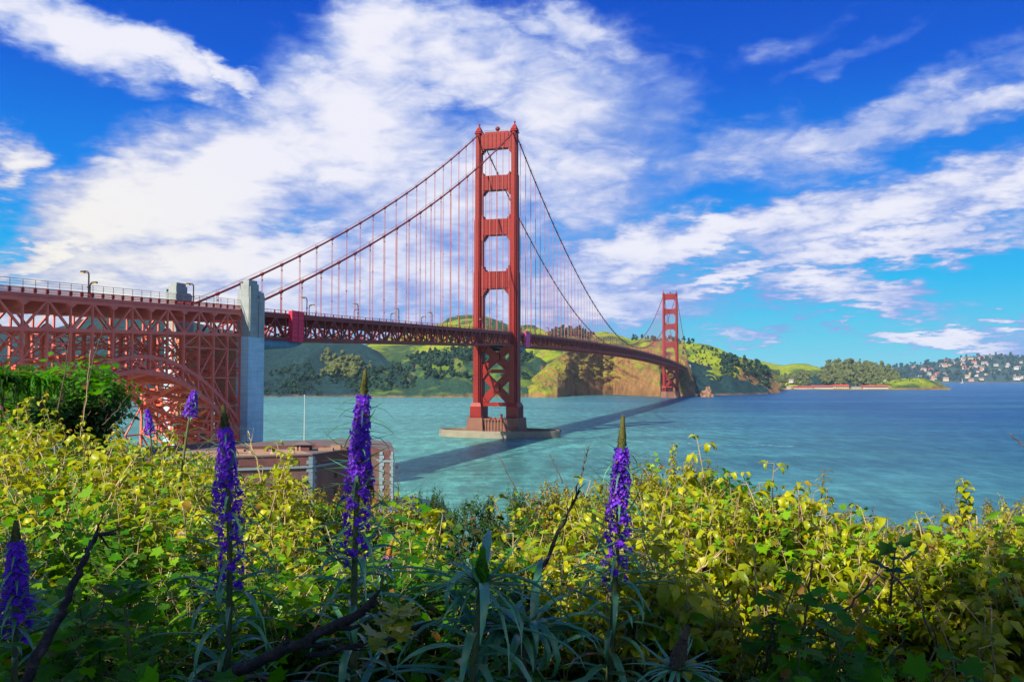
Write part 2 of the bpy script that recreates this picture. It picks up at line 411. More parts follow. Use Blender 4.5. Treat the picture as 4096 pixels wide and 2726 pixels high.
foam_line([(2390+i*22, 1586.6+rnd.random()*0.8) for i in range(9)], 5, 'white surf line under the brown cliff', rnd)
foam_line([(2105+i*14, 1587.0+rnd.random()*0.8) for i in range(8)], 5, 'white surf line at the headland tip', rnd)

# ------------------------------------------------------------------ hills
def hill_material(name, grass, brush, rock, rock_lo=0.80, rock_hi=0.66, brush_amt=0.5, scale=1.0):
    m, t, out = mat(name); p = worldco(t)
    g = t.n.new('ShaderNodeNewGeometry')
    nx, ny, nz = t.sep(g.outputs['True Normal'])
    n1 = t.noise(p, 0.006*scale, 6, 0.62, dist=0.5); n2 = t.noise(p, 0.03*scale, 6, 0.65); n3 = t.noise(p, 0.10*scale, 4, 0.6)
    gcol = t.ramp(n2, [(0.3, tuple(k*0.6 for k in grass)), (0.5, grass), (0.72, tuple(min(1, k*1.35) for k in grass))])
    bm = t.smooth(t.m('ADD', t.m('MULTIPLY', n1, 0.75), t.m('MULTIPLY', n2, 0.25)), 0.53-0.16*brush_amt, 0.66-0.16*brush_amt)
    n4 = t.noise(p, 0.055*scale, 5, 0.75)
    bm = t.m('MAXIMUM', bm, t.m('MULTIPLY', t.smooth(n4, 0.56, 0.62), 0.75))
    bcol = t.mix(t.smooth(n3, 0.35, 0.65), brush, tuple(k*1.9 for k in brush))
    c = t.mix(bm, gcol, bcol)
    px, py, pz = t.sep(p)
    rmask = t.smooth(t.m('ADD', nz, t.m('MULTIPLY', t.m('SUBTRACT', n2, 0.5), 0.35)), rock_lo, rock_hi)
    rn = t.noise(t.mapping(p, scale=(1, 1, 0.45)), 0.05*scale, 8, 0.7)
    rcol = t.ramp(rn, [(0.3, tuple(k*0.45 for k in rock)), (0.5, rock), (0.7, tuple(min(1, k*1.5) for k in rock))])
    shore = t.smooth(t.m('ADD', pz, t.m('MULTIPLY', n2, 16.0)), 14.0, 7.0)
    c = t.mix(t.m('MAXIMUM', rmask, shore), c, rcol)
    hh = t.m('ADD', t.m('MULTIPLY', n2, 5.0), t.m('MULTIPLY', rn, 9.0))
    b = principled(t, c, 0.9, spec=0.15, bump=hh, bstr=0.9, bdist=1.0)
    t.l.new(b.outputs[0], out.inputs[0]); return m
G1 = (0.19, 0.24, 0.006); BR = (0.018, 0.04, 0.012); RK = (0.20, 0.10, 0.045)
M['hill'] = hill_material('hill_grass', G1, BR, RK)
M['hill_dark'] = hill_material('hill_brush_shaded', (0.012, 0.040, 0.030), (0.006, 0.022, 0.024), (0.10, 0.07, 0.05), 0.55, 0.4, 1.3)  # darkened blue-green scrub colour stands in for cloud shade
M['cliff'] = hill_material('cliff_rock', (0.17, 0.21, 0.008), (0.06, 0.065, 0.015), (0.20, 0.105, 0.04), 0.74, 0.58, 0.4)
M['hill_far'] = hill_material('hill_far', (0.035, 0.065, 0.03), (0.018, 0.035, 0.028), (0.15, 0.1, 0.07), 0.4, 0.3, 1.0, 0.35)
M['foothill'] = hill_material('foothill', (0.10, 0.16, 0.012), (0.012, 0.035, 0.022), (0.16, 0.10, 0.05), 0.72, 0.55, 0.85, 1.6)
HILLS = {}
def hill(name, label, table, mt, nu=150, nv=46, amp=12.0, lam=160.0, spur=0.0, prof=0.85, back=700.0, seed=0, jag=0.0, rough=0.0):
    """table rows: px, ridge y (photo px), ridge distance, shore distance; the ground is lofted from shore to ridge and down behind"""
    T = np.array(table, float)
    us = np.linspace(T[0, 0], T[-1, 0], nu)
    yr, Dr, Df = (np.interp(us, T[:, 0], T[:, k]) for k in (1, 2, 3))
    ker = np.array([1, 2, 3, 2, 1.])/9
    sm = lambda a: np.convolve(np.pad(a, 2, 'edge'), ker, 'valid')
    yr, Dr, Df = sm(yr), sm(Dr), sm(Df)
    V = []
    nb = nv//4
    for j in range(nv+nb+1):
        for i in range(nu):
            tx, tz = ray(us[i], yr[i]); zr = max(3.0, CAM_H+tz*Dr[i])
            if j <= nv:
                v = j/nv; D = Df[i]+(Dr[i]-Df[i])*v; z = zr*(v**prof)
                # ravines and spurs die out at shore and ridge
                a = amp*math.sin(PI*min(1, v*1.0))**0.7 if 0 < v < 1 else 0
            else:
                v = (j-nv)/nb; D = Dr[i]+v*back; z = zr*(1-v**1.4)-2*v; a = amp*(1-v)
            X = tx*D
            q = Vector((X/lam+seed, D/(lam*1.6)+seed*0.7, seed*1.3))
            f = mnoise.fractal(q, 0.9, 2.1, 5, noise_basis='PERLIN_ORIGINAL')
            rd = 1-abs(mnoise.noise(Vector((X/(lam*0.8)+f*0.5+seed*3, D/(lam*4)+seed, 2.0))))*2
            z += a*(f*0.9+rd*0.7-0.35)
            if j == nv or (nv-2 < j < nv+2): z += jag*mnoise.fractal(Vector((X/25+seed, 3.3, seed)), 0.9, 2.1, 4)
            if rough and 0 < v and j <= nv:
                k = rough*min(1, v*5)*(1 if v < 0.9 else 10*(1-v))
                D += k*(mnoise.fractal(Vector((X/34+z/40, z/26-X/60, seed)), 0.75, 2.1, 6)+0.8*(1-2*abs(mnoise.noise(Vector((X/22+z/18, z/90, seed+5))))))
            if j == 0: z = -6
            V.append((X, D, z))
    nr = nv+nb+1
    F = np.array([(j*nu+i, j*nu+i+1, (j+1)*nu+i+1, (j+1)*nu+i) for j in range(nr-1) for i in range(nu-1)])
    o = np_mesh(name, np.array(V), [F], mt, smooth=True)
    tag(o, label, None, None, 'structure')
    HILLS[name] = (us, np.array(V).reshape(nr, nu, 3), nv)
    return o
def hill_pt(name, px, v):
    us, V, nv = HILLS[name]
    i = int(np.argmin(abs(us-px))); j = int(round(v*nv))
    return Vector(V[j, i])
hill('hill_west', 'dark hillside, shade put into its colour, behind the viaduct and the bridge deck', [
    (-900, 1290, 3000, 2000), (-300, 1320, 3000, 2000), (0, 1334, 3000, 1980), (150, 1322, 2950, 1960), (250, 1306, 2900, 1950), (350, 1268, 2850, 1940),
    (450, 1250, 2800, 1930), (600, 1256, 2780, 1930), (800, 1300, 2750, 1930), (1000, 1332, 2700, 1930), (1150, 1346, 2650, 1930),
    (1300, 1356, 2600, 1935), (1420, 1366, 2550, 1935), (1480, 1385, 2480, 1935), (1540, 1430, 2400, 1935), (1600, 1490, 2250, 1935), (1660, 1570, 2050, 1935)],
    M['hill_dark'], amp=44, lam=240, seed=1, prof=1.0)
hill('hill_green', 'sunlit green hill with a shaded flank behind the south tower', [
    (1380, 1400, 3300, 2300), (1480, 1372, 3300, 2300), (1600, 1345, 3350, 2250), (1700, 1318, 3400, 2200), (1770, 1288, 3450, 2150), (1830, 1264, 3500, 2150), (1880, 1256, 3500, 2150),
    (1950, 1266, 3450, 2200), (2000, 1284, 3400, 2300), (2050, 1305, 3350, 2400), (2090, 1300, 3300, 2400), (2120, 1297, 3250, 2400), (2160, 1312, 3200, 2400),
    (2200, 1334, 3150, 2400), (2300, 1380, 3100, 2400)], M['hill'], amp=36, lam=300, seed=2, prof=0.9)
hill('hill_foothill', 'wooded foothill with rocky outcrops at the shore behind the south tower', [
    (1400, 1560, 2100, 1915), (1460, 1520, 2180, 1905), (1540, 1470, 2300, 1890), (1640, 1440, 2380, 1880), (1740, 1420, 2420, 1875), (1850, 1400, 2450, 1870),
    (1950, 1390, 2450, 1880), (2050, 1395, 2450, 1890), (2140, 1420, 2420, 1920), (2220, 1470, 2400, 1960), (2300, 1540, 2350, 2000)],
    M['foothill'], amp=30, lam=130, seed=3, prof=0.75)
hill('hill_ridge', 'long ridge with trees along its top beyond the main span', [
    (2140, 1390, 2750, 2200), (2190, 1345, 2800, 2200), (2230, 1322, 2850, 2200), (2300, 1318, 2850, 2200), (2350, 1334, 2850, 2250), (2420, 1325, 2850, 2250), (2470, 1338, 2800, 2250),
    (2520, 1356, 2750, 2300), (2570, 1352, 2750, 2300), (2640, 1356, 2700, 2300), (2720, 1360, 2650, 2250), (2790, 1374, 2600, 2200), (2845, 1381, 2560, 2160),
    (2890, 1400, 2520, 2200), (2950, 1428, 2520, 2250), (3000, 1440, 2560, 2320), (3060, 1470, 2600, 2380), (3120, 1500, 2650, 2450)],
    M['hill'], amp=26, lam=210, seed=4, prof=0.8, jag=3)
hill('hill_headland', 'steep brown cliff headland with a grassy crest under the main span', [
    (2060, 1592, 1990, 1960), (2090, 1560, 2000, 1935), (2130, 1510, 2040, 1905), (2180, 1468, 2060, 1890), (2230, 1432, 2080, 1905), (2262, 1412, 2075, 1960), (2285, 1406, 2100, 2050), (2340, 1404, 2150, 2112),
    (2410, 1400, 2225, 2188), (2455, 1396, 2250, 2212), (2490, 1392, 2250, 2150), (2560, 1388, 2200, 2040), (2610, 1388, 2170, 1975), (2640, 1392, 2150, 1950), (2665, 1404, 2160, 2000),
    (2690, 1412, 2190, 2050), (2720, 1418, 2190, 2010), (2745, 1440, 2180, 2010), (2770, 1500, 2150, 2030), (2790, 1585, 2110, 2050)],
    M['cliff'], nu=420, nv=110, amp=15, lam=48, seed=5, prof=0.62, back=300, rough=11.0)
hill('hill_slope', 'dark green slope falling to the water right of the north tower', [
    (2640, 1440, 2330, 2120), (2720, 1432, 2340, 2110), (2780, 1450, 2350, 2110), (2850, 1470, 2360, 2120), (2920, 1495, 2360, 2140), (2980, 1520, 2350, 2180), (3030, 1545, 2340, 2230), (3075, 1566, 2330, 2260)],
    M['hill_dark'], amp=16, lam=80, seed=15, prof=0.75, back=300)  # the dark material also carries this slope's shade
hill('bay_flat', 'flat green foreshore of the far bay with a low quay edge', [
    (2960, 1548, 3700, 3000), (3100, 1549, 3600, 3020), (3300, 1549, 3500, 3060), (3500, 1549, 3450, 3080), (3700, 1549, 3300, 3100), (3800, 1552, 3250, 3100)],
    M['hill'], amp=1, lam=60, seed=6, nv=16, prof=0.15)
hill('bay_hills', 'low rounded bright green hills above the far bay', [
    (2900, 1440, 3900, 3400), (2960, 1436, 3900, 3400), (3040, 1446, 3900, 3400), (3080, 1450, 3900, 3400), (3125, 1464, 3850, 3400), (3170, 1456, 3800, 3380), (3230, 1456, 3800, 3380),
    (3280, 1470, 3750, 3380), (3340, 1490, 3700, 3380), (3420, 1500, 3600, 3380), (3520, 1530, 3500, 3380)], M['hill'], amp=18, lam=140, seed=7)
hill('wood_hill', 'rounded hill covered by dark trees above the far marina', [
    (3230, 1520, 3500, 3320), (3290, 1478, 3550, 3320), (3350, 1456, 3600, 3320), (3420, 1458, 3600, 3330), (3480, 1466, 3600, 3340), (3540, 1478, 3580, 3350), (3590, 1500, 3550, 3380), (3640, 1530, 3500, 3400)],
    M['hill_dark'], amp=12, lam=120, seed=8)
hill('point_hill', 'grassy low point with a dark cliff end beyond the marina', [
    (3440, 1546, 3260, 3170), (3500, 1534, 3280, 3165), (3560, 1520, 3300, 3160), (3620, 1512, 3320, 3155), (3690, 1512, 3330, 3150), (3730, 1520, 3330, 3170), (3760, 1532, 3320, 3230), (3785, 1546, 3320, 3270), (3805, 1553, 3320, 3290)],
    M['hill'], amp=5, lam=60, seed=9, prof=0.5, back=200)
hill('hill_far_shore', 'distant wooded hillside across the bay dotted with houses', [
    (3500, 1490, 9000, 8200), (3600, 1466, 9200, 8200), (3700, 1455, 9300, 8200), (3800, 1440, 9400, 8150), (3880, 1426, 9500, 8100), (3950, 1420, 9500, 8100), (4020, 1418, 9500, 8100), (4080, 1428, 9500, 8100),
    (4200, 1436, 9500, 8100), (4500, 1470, 9500, 8100)], M['hill_far'], amp=40, lam=700, seed=10, back=1500)

# ------------------------------------------------------------------ woods on the hills
def tree_mat(name, a, b):
    m, t, out = mat(name); p = worldco(t)
    g = t.n.new('ShaderNodeNewGeometry')
    c = t.mix(g.outputs['Random Per Island'], a, b)
    bs = principled(t, c, 0.8, spec=0.1, bump=t.noise(p, 0.5, 4, 0.7), bstr=0.8, bdist=1.5); t.l.new(bs.outputs[0], out.inputs[0]); return m
M['wood'] = tree_mat('wood_leaves', (0.007, 0.024, 0.020, 1), (0.024, 0.05, 0.024, 1))
M['wood_warm'] = tree_mat('grove_leaves', (0.055, 0.075, 0.025, 1), (0.10, 0.11, 0.035, 1))
M['bark'] = paint('bark', (0.11, 0.075, 0.05), 0.2, 0.9, 3)
_b = bmesh.new(); bmesh.ops.create_icosphere(_b, subdivisions=1, radius=1.0)
ICO_V = np.array([v.co[:] for v in _b.verts]); ICO_F = np.array([[v.index for v in f.verts] for f in _b.faces]); _b.free()
def crown_arrays(rs, h, w, lobes=9):
    """one tree crown: many ragged clumps of uneven size round a leaning axis"""
    Vs = []; Fs = []; o = 0; lean = rs.randn(2)*0.12*w
    for k in range(lobes):
        r = w*(0.13+0.22*rs.rand()**1.5)
        t = rs.rand(); a = rs.rand()*2*PI; d = w*0.46*rs.rand()**0.6*(1-0.75*t**2)
        cz = h*(0.22+0.68*t)
        V = ICO_V*(1+0.75*(rs.rand(len(ICO_V), 1)-0.5))*np.array([r, r, r*(0.7+0.5*rs.rand())])
        Vs.append(V+np.array([d*math.cos(a)+lean[0]*t, d*math.sin(a)+lean[1]*t, cz])); Fs.append(ICO_F+o); o += len(V)
    return np.concatenate(Vs), np.concatenate(Fs)
def wood(name, label, spots, mt, h=(10, 18), seed=0, cat='trees'):
    rs = np.random.RandomState(seed); Vs = []; Fs = []; o = 0
    for p in spots:
        hh = h[0]+(h[1]-h[0])*rs.rand()
        hh *= 0.75 if rs.rand() < 0.6 else 1.1; V, F = crown_arrays(rs, hh, hh*(0.6+0.35*rs.rand()))
        Vs.append(V+np.array([p[0], p[1], p[2]-hh*0.08])); Fs.append(F+o); o += len(V)
    ob = np_mesh(name, np.concatenate(Vs), [np.concatenate(Fs)], mt)
    tag(ob, label, cat, None, 'stuff'); return ob
def scatter_hill(name, n, px, v, seed, test=None):
    rs = np.random.RandomState(seed); L = []
    k = 0
    while len(L) < n and k < n*20:
        k += 1
        x = px[0]+(px[1]-px[0])*rs.rand(); vv = v[0]+(v[1]-v[0])*rs.rand()
        if test and not test(x, vv): continue
        p = hill_pt(name, x, vv); L.append((p.x+rs.randn()*6, p.y+rs.randn()*6, p.z))
    return L
wood('woodland', 'dark wood covering the foothill behind the south tower', scatter_hill('hill_foothill', 620, (1440, 2130), (0.2, 1.0), 1, lambda x, v: mnoise.noise(Vector((x/55, v*5, 9.2))) > -0.1), M['wood'], (9, 20), 1)
wood('grove', 'pale olive grove on the shaded slope left of the south tower', scatter_hill('hill_west', 90, (1300, 1440), (0.3, 0.62), 2), M['wood_warm'], (18, 34), 2)
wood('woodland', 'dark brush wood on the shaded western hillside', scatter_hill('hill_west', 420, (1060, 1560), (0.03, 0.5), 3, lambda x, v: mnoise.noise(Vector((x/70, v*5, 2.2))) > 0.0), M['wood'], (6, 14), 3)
wood('ridge_trees', 'row of dark trees along the ridge top above the main span', scatter_hill('hill_ridge', 150, (2200, 2360), (0.82, 1.0), 4)+scatter_hill('hill_ridge', 26, (2520, 2760), (0.9, 1.0), 5), M['wood'], (10, 22), 4)
wood('woodland', 'wood in the valley right of the north tower', scatter_hill('hill_ridge', 120, (2880, 3080), (0.1, 0.8), 6), M['wood'], (12, 26), 6)
wood('woodland', 'warm dark wood behind the far quay buildings', scatter_hill('bay_hills', 220, (2960, 3380), (0.0, 0.34), 7), M['wood_warm'], (14, 30), 7)
wood('woodland', 'dense rounded eucalyptus wood covering the hill above the marina', scatter_hill('wood_hill', 560, (3290, 3600), (0.05, 1.0), 8), M['wood_warm'], (16, 34), 8)
wood('point_brush', 'scattered brush on the grassy point', scatter_hill('point_hill', 60, (3480, 3700), (0.3, 1.0), 9), M['wood'], (3, 7), 9)
wood('woodland', 'woods between the houses of the distant hillside', scatter_hill('hill_far_shore', 520, (3560, 4300), (0.02, 1.0), 10), M['wood'], (26, 60), 10)
wood('slope_brush', 'patches of brush on the sunlit ridge right of the north tower', scatter_hill('hill_ridge', 90, (2720, 2960), (0.35, 0.95), 12), M['wood'], (5, 12), 12)

# ------------------------------------------------------------------ far shore: houses, quay buildings, boats, rocks
def house(loc, w, d, h, wallm, roofm, rz=0.0, name='house', roof_h=None):
    e = empty(name, loc, rz); mb = MB(); mb.box(-w/2, w/2, -d/2, d/2, -h*0.6, h); mb.build('wall', wallm, e)
    rh = roof_h if roof_h is not None else h*0.5; r = MB(); o = w*0.04
    a, b, c = w/2+o, d/2+o, h
    r.add([(-a,-b,c),(a,-b,c),(a,b,c),(-a,b,c),(-a,0,c+rh),(a,0,c+rh)], [(0,1,5,4),(2,3,4,5),(0,4,3),(1,2,5),(3,2,1,0)])
    r.build('roof', roofm, e)
    wn = MB(); nwin = max(2, int(w/ (h*0.9)))
    for k in range(nwin):
        cx = -w/2+w*(k+0.5)/nwin; s = min(w/nwin*0.25, h*0.25)
        wn.box(cx-s, cx+s, -d/2-0.15, -d/2+0.1, h*0.35, h*0.75)
    wn.box(-w*0.46, w*0.46, -d/2-0.2, -d/2+0.1, h*0.30, h*0.352)
    wn.build('window', M['glass'], e)
    return e
rnd = random.Random(11)
WL = [('pale cream', M['cream']), ('white', M['white']), ('tan', M['tan'])]
for k in range(74):
    px = 3650+ (4090-3650)*rnd.random(); v = 0.03+0.9*rnd.random()**1.2
    p = hill_pt('hill_far_shore', px, v); nm, wm = WL[rnd.choice([0, 0, 1, 1, 2])]
    s = rnd.uniform(0.5, 1.15)
    e = house((p.x, p.y-30, p.z+6), 46*s, 26*s, 17*s, wm, rnd.choice([M['grey_roof'], M['grey_roof'], M['red_roof'], M['slate']]), rnd.uniform(-0.5, 0.5))
    tag(e, '%s house among the trees of the distant hillside across the bay' % nm, 'house', '%s houses on the far hillside' % nm)
def fl(px, py, D): return at(px, py, D)
quay = [(3045, 1540, 3150, 26, 12, 11, 'cream', 'red_roof', 'cream gabled house with red roof, nearest the dark cliff'),
        (3075, 1541, 3160, 22, 12, 10, 'cream', 'red_roof', 'cream gabled house in the middle of the quayside three'),
        (3106, 1540, 3170, 26, 12, 11, 'cream', 'red_roof', 'cream gabled house beside the warm trees on the quay'),
        (3085, 1549, 3120, 62, 12, 7, 'white', 'grey_roof', 'long pale grey boathouse below the cream quay houses'),
        (3155, 1546, 3150, 16, 10, 6, 'cream', 'grey_roof', 'small cream hut between the quay houses and the red roofed sheds'),
        (3212, 1547, 3160, 66, 16, 6, 'white', 'red_roof', 'long low white shed with red roof, left of the red roofed row'),
        (3290, 1546, 3170, 76, 18, 7, 'white', 'red_roof', 'long low white shed with red roof, middle of the red roofed row'),
        (3365, 1546, 3190, 50, 18, 9, 'cream', 'red_roof', 'taller cream shed with red roof, right of the red roofed row'),
        (3425, 1547, 3170, 34, 14, 5, 'white', 'grey_roof', 'low white shed with grey roof left of the marina masts'),
        (3500, 1546, 3160, 90, 16, 7, 'white', 'red_roof', 'long white hall with red roof behind the marina masts'),
        (3164, 1520, 3420, 16, 10, 7, 'white', 'grey_roof', 'white house among trees above the quay'),
        (3540, 1521, 3290, 8, 6, 6, 'white', 'grey_roof', 'tiny white hut on the grassy point')]
for (px, py, D, w, d, h, wm, rm, lab) in quay:
    p = fl(px, py+6, D); e = house((p.x, p.y, max(1.5, p.z)), w, d, h, M[wm], M[rm], rnd.uniform(-0.15, 0.15), 'quay_building', h*0.55)
    tag(e, lab, 'building')
def sailboat(loc, L, mast, sail=False):
    e = empty('sailboat', loc, rnd.uniform(-0.6, 0.6)); mb = MB()
    ring = lambda z, s: [(-L/2*s, 0, z), (-L/4, -L*.13*s, z), (L/4, -L*.12*s, z), (L/2*s, -L*.06, z), (L/2*s, L*.06, z), (L/4, L*.12*s, z), (-L/4, L*.13*s, z)]
    a, b = ring(-0.3, 0.85), ring(L*.1, 1.0); n = 7
    mb.add(a+b, [(k, (k+1) % n, n+(k+1) % n, n+k) for k in range(n)]+[tuple(range(n, 2*n))]); mb.build('hull', M['white'], e)
    mb = MB(); mb.tube([(0, 0, L*.1), (0, 0, mast)], 0.32, 5); mb.build('mast', M['white'], e)
    mb = MB(); mb.bar((0, 0, L*.2), (L*.4, 0, L*.2), 0.3); mb.build('boom', M['white'], e)
    mb = MB(); mb.box(-L*.2, L*.2, -L*.07, L*.07, L*.1, L*.18); mb.build('cabin', M['cream'], e)
    if sail:
        mb = MB(); mb.add([(0.1, 0.1, L*.22), (L*.38, 0.3, L*.22), (0.1, 0.1, mast*.97)], [(0, 1, 2)]); mb.build('sail', M['white'], e)
    return e
masts = [3424]+[3465+ (3575-3465)*k/15+rnd.uniform(-3, 3) for k in range(16)]
for k, px in enumerate(masts):
    p = on_water(px, 1555.5+rnd.uniform(-0.6, 0.6)); big = k == 0
    e = sailboat((p.x, p.y, 0), rnd.uniform(9, 13), 26 if big else rnd.uniform(13, 20))
    tag(e, 'moored sailboat with the tallest bare mast, apart at the left of the marina' if big else 'moored sailboat with bare mast in the far marina', 'sailboat', None if big else 'sailboats moored in the marina')
p = on_water(3848, 1532)
tag(sailboat((p.x, p.y, 0), 34, 44, True), 'lone white sailboat on open water below the distant hillside', 'sailboat')
mb = MB(); a = on_water(3340, 1557); b = on_water(3700, 1557)
mb.bar((a.x, a.y, 1.0), (b.x, a.y, 1.0), 6, 2.4); tag(mb.build('breakwater', M['pier_concrete']), 'long low dark breakwater in front of the marina', 'breakwater')
mb = MB(); a = on_water(3060, 1560); b = on_water(3190, 1560)
mb.bar((a.x, a.y, 2.4), (b.x, a.y, 2.4), 10, 1.0)
for k in range(12):
    q = a+(b-a)*(k/11); mb.bar((q.x, a.y-4.2, 0.0-1.0), (q.x, a.y-4.2, 2.0), 0.8)
tag(mb.build('pier', M['slate']), 'dark jetty on piles below the cream quay houses', 'jetty')
def rock(px, py, w, h, label, mt, seed):
    p = on_water(px, py); rs = np.random.RandomState(seed)
    b = bmesh.new(); bmesh.ops.create_icosphere(b, subdivisions=4, radius=1.0)
    for v in b.verts:
        n = mnoise.fractal(v.co*1.6+Vector((seed, 0, 0)), 0.8, 2.1, 5); k = 1+0.55*n
        v.co = Vector((v.co.x*w*k, v.co.y*w*0.7*k, max(-1.5, v.co.z*h*(1+0.7*n))))
    me = bpy.data.meshes.new('sea_rock'); b.to_mesh(me); b.free(); me.materials.append(mt)
    o = bpy.data.objects.new('sea_rock', me); C.objects.link(o); o.location = (p.x, p.y, 0); tag(o, label, 'rock'); return o
M['rock_lit'] = hill_material('sea_rock_sunlit', (0.35, 0.22, 0.15), (0.35, 0.22, 0.15), (0.34, 0.19, 0.12), 0.99, 0.9, 0.2, 4)  # paler copy of the rock, sunlight put into its colour
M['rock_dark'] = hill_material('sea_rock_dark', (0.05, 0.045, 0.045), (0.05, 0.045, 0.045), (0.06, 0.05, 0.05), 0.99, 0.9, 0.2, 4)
rock(2818, 1586, 17, 12, 'sunlit brown rock in the water right of the north tower', M['rock_lit'], 3)
rock(2834, 1587, 8, 19, 'pale pointed rock tooth beside the brown rock', M['rock_lit'], 8)
rock(2958, 1573, 22, 16, 'dark pointed sea rock off the shaded cliff', M['rock_dark'], 5)
# ------------------------------------------------------------------ the bridge (local frame: x = east of the axis, y = along the deck away from us, z = up)
YAW = -0.2803; S0 = -604.85; T0 = 185.7
ub = Vector((-math.sin(YAW), math.cos(YAW))); ut = Vector((math.cos(YAW), math.sin(YAW)))
borg = ub*(-S0)+ut*(-T0)
def B(t, s, z=0.0):
    q = borg+ub*s+ut*t; return Vector((q.x, q.y, z))
HW = 13.715; PAN = 7.62; MAIN = 1280.2; SIDE = 331.5
def zt(s):   # top chord height
    if s < 0: return 74.5+0.0288*s if s > -346 else 64.55+0.031*(s+346)
    if s <= MAIN: return 74.5+7.2*(1-((s-MAIN/2)/(MAIN/2))**2)
    return 74.5-0.0288*(s-MAIN)
bridge = empty('suspension_bridge', (borg.x, borg.y, 0), YAW)
tag(bridge, 'red suspension bridge with two towers and a long trussed deck over the strait', 'bridge')
# ---- towers
def leg_mesh(mb, t0, zs=0):
    sec = [(13.4, 21.0, 8.4, 17.0), (21.0, 108.0, 6.3, 14.2), (108.0, 120.0, 6.2, 13.6), (120.0, 159.0, 5.7, 11.8), (159.0, 192.0, 5.0, 9.8), (192.0, 223.0, 4.3, 7.8)]
    for i, (z0, z1, wt, ws) in enumerate(sec):
        # cruciform stack of steel cells: each face steps back twice towards the corners
        mb.box(t0-wt/2, t0+wt/2, -ws*0.30, ws*0.30, z0, z1)
        mb.box(t0-wt*0.36, t0+wt*0.36, -ws*0.42, ws*0.42, z0, z1+0.35)
        mb.box(t0-wt*0.24, t0+wt*0.24, -ws*0.50, ws*0.50, z0, z1+0.7)
        if i == 0: mb.taper((t0-wt/2, t0+wt/2, -ws/2, ws/2), z1+0.7, (t0-3.2, t0+3.2, -7.1, 7.1), z1+3.4)
        if i == 0: mb.box(t0-wt/2, t0+wt/2, -ws/2, ws/2, z0-0.02, z1+0.7)
        for k in (-1, 1):   # shallow ribs on the east and west faces
            for y in (-0.16, 0.16): mb.box(t0+k*wt/2-0.12, t0+k*wt/2+0.12, ws*y-0.5, ws*y+0.5, z0+0.6, z1-0.8)
    mb.taper((t0-2.6, t0+2.6, -4.4, 4.4), 223.7, (t0-1.9, t0+1.9, -3.2, 3.2), 225.3)
def chamfer_strut(mb, z0, z1, th, tl, haunch, steps):
    """panel between the legs; lower corners step down along the legs like brackets, upper ones too"""
    mb.box(-tl, tl, -th/2, th/2, z0, z1)
    for k in (-1, 1):
        for j in range(steps):
            w = haunch*(steps-j)/steps*0.72; d = haunch*(j+1)/steps*0.9
            a, b = sorted((k*tl, k*(tl-w)))
            mb.box(a, b, -th*0.47, th*0.47, z0-d, z0-d+haunch/steps*0.9+0.01)
        a, b = sorted((k*tl, k*(tl-haunch*0.45))); mb.box(a, b, -th*0.46, th*0.46, z1, z1+haunch*0.3)
        a, b = sorted((k*tl, k*(tl-haunch*0.2))); mb.box(a, b, -th*0.44, th*0.44, z1+haunch*0.3, z1+haunch*0.7)
    for k in range(7):      # raised vertical ribs
        t = -tl*0.82+tl*1.64*k/6; mb.box(t-0.28, t+0.28, -th/2-0.45, th/2+0.45, z0+0.15, z1-0.1)
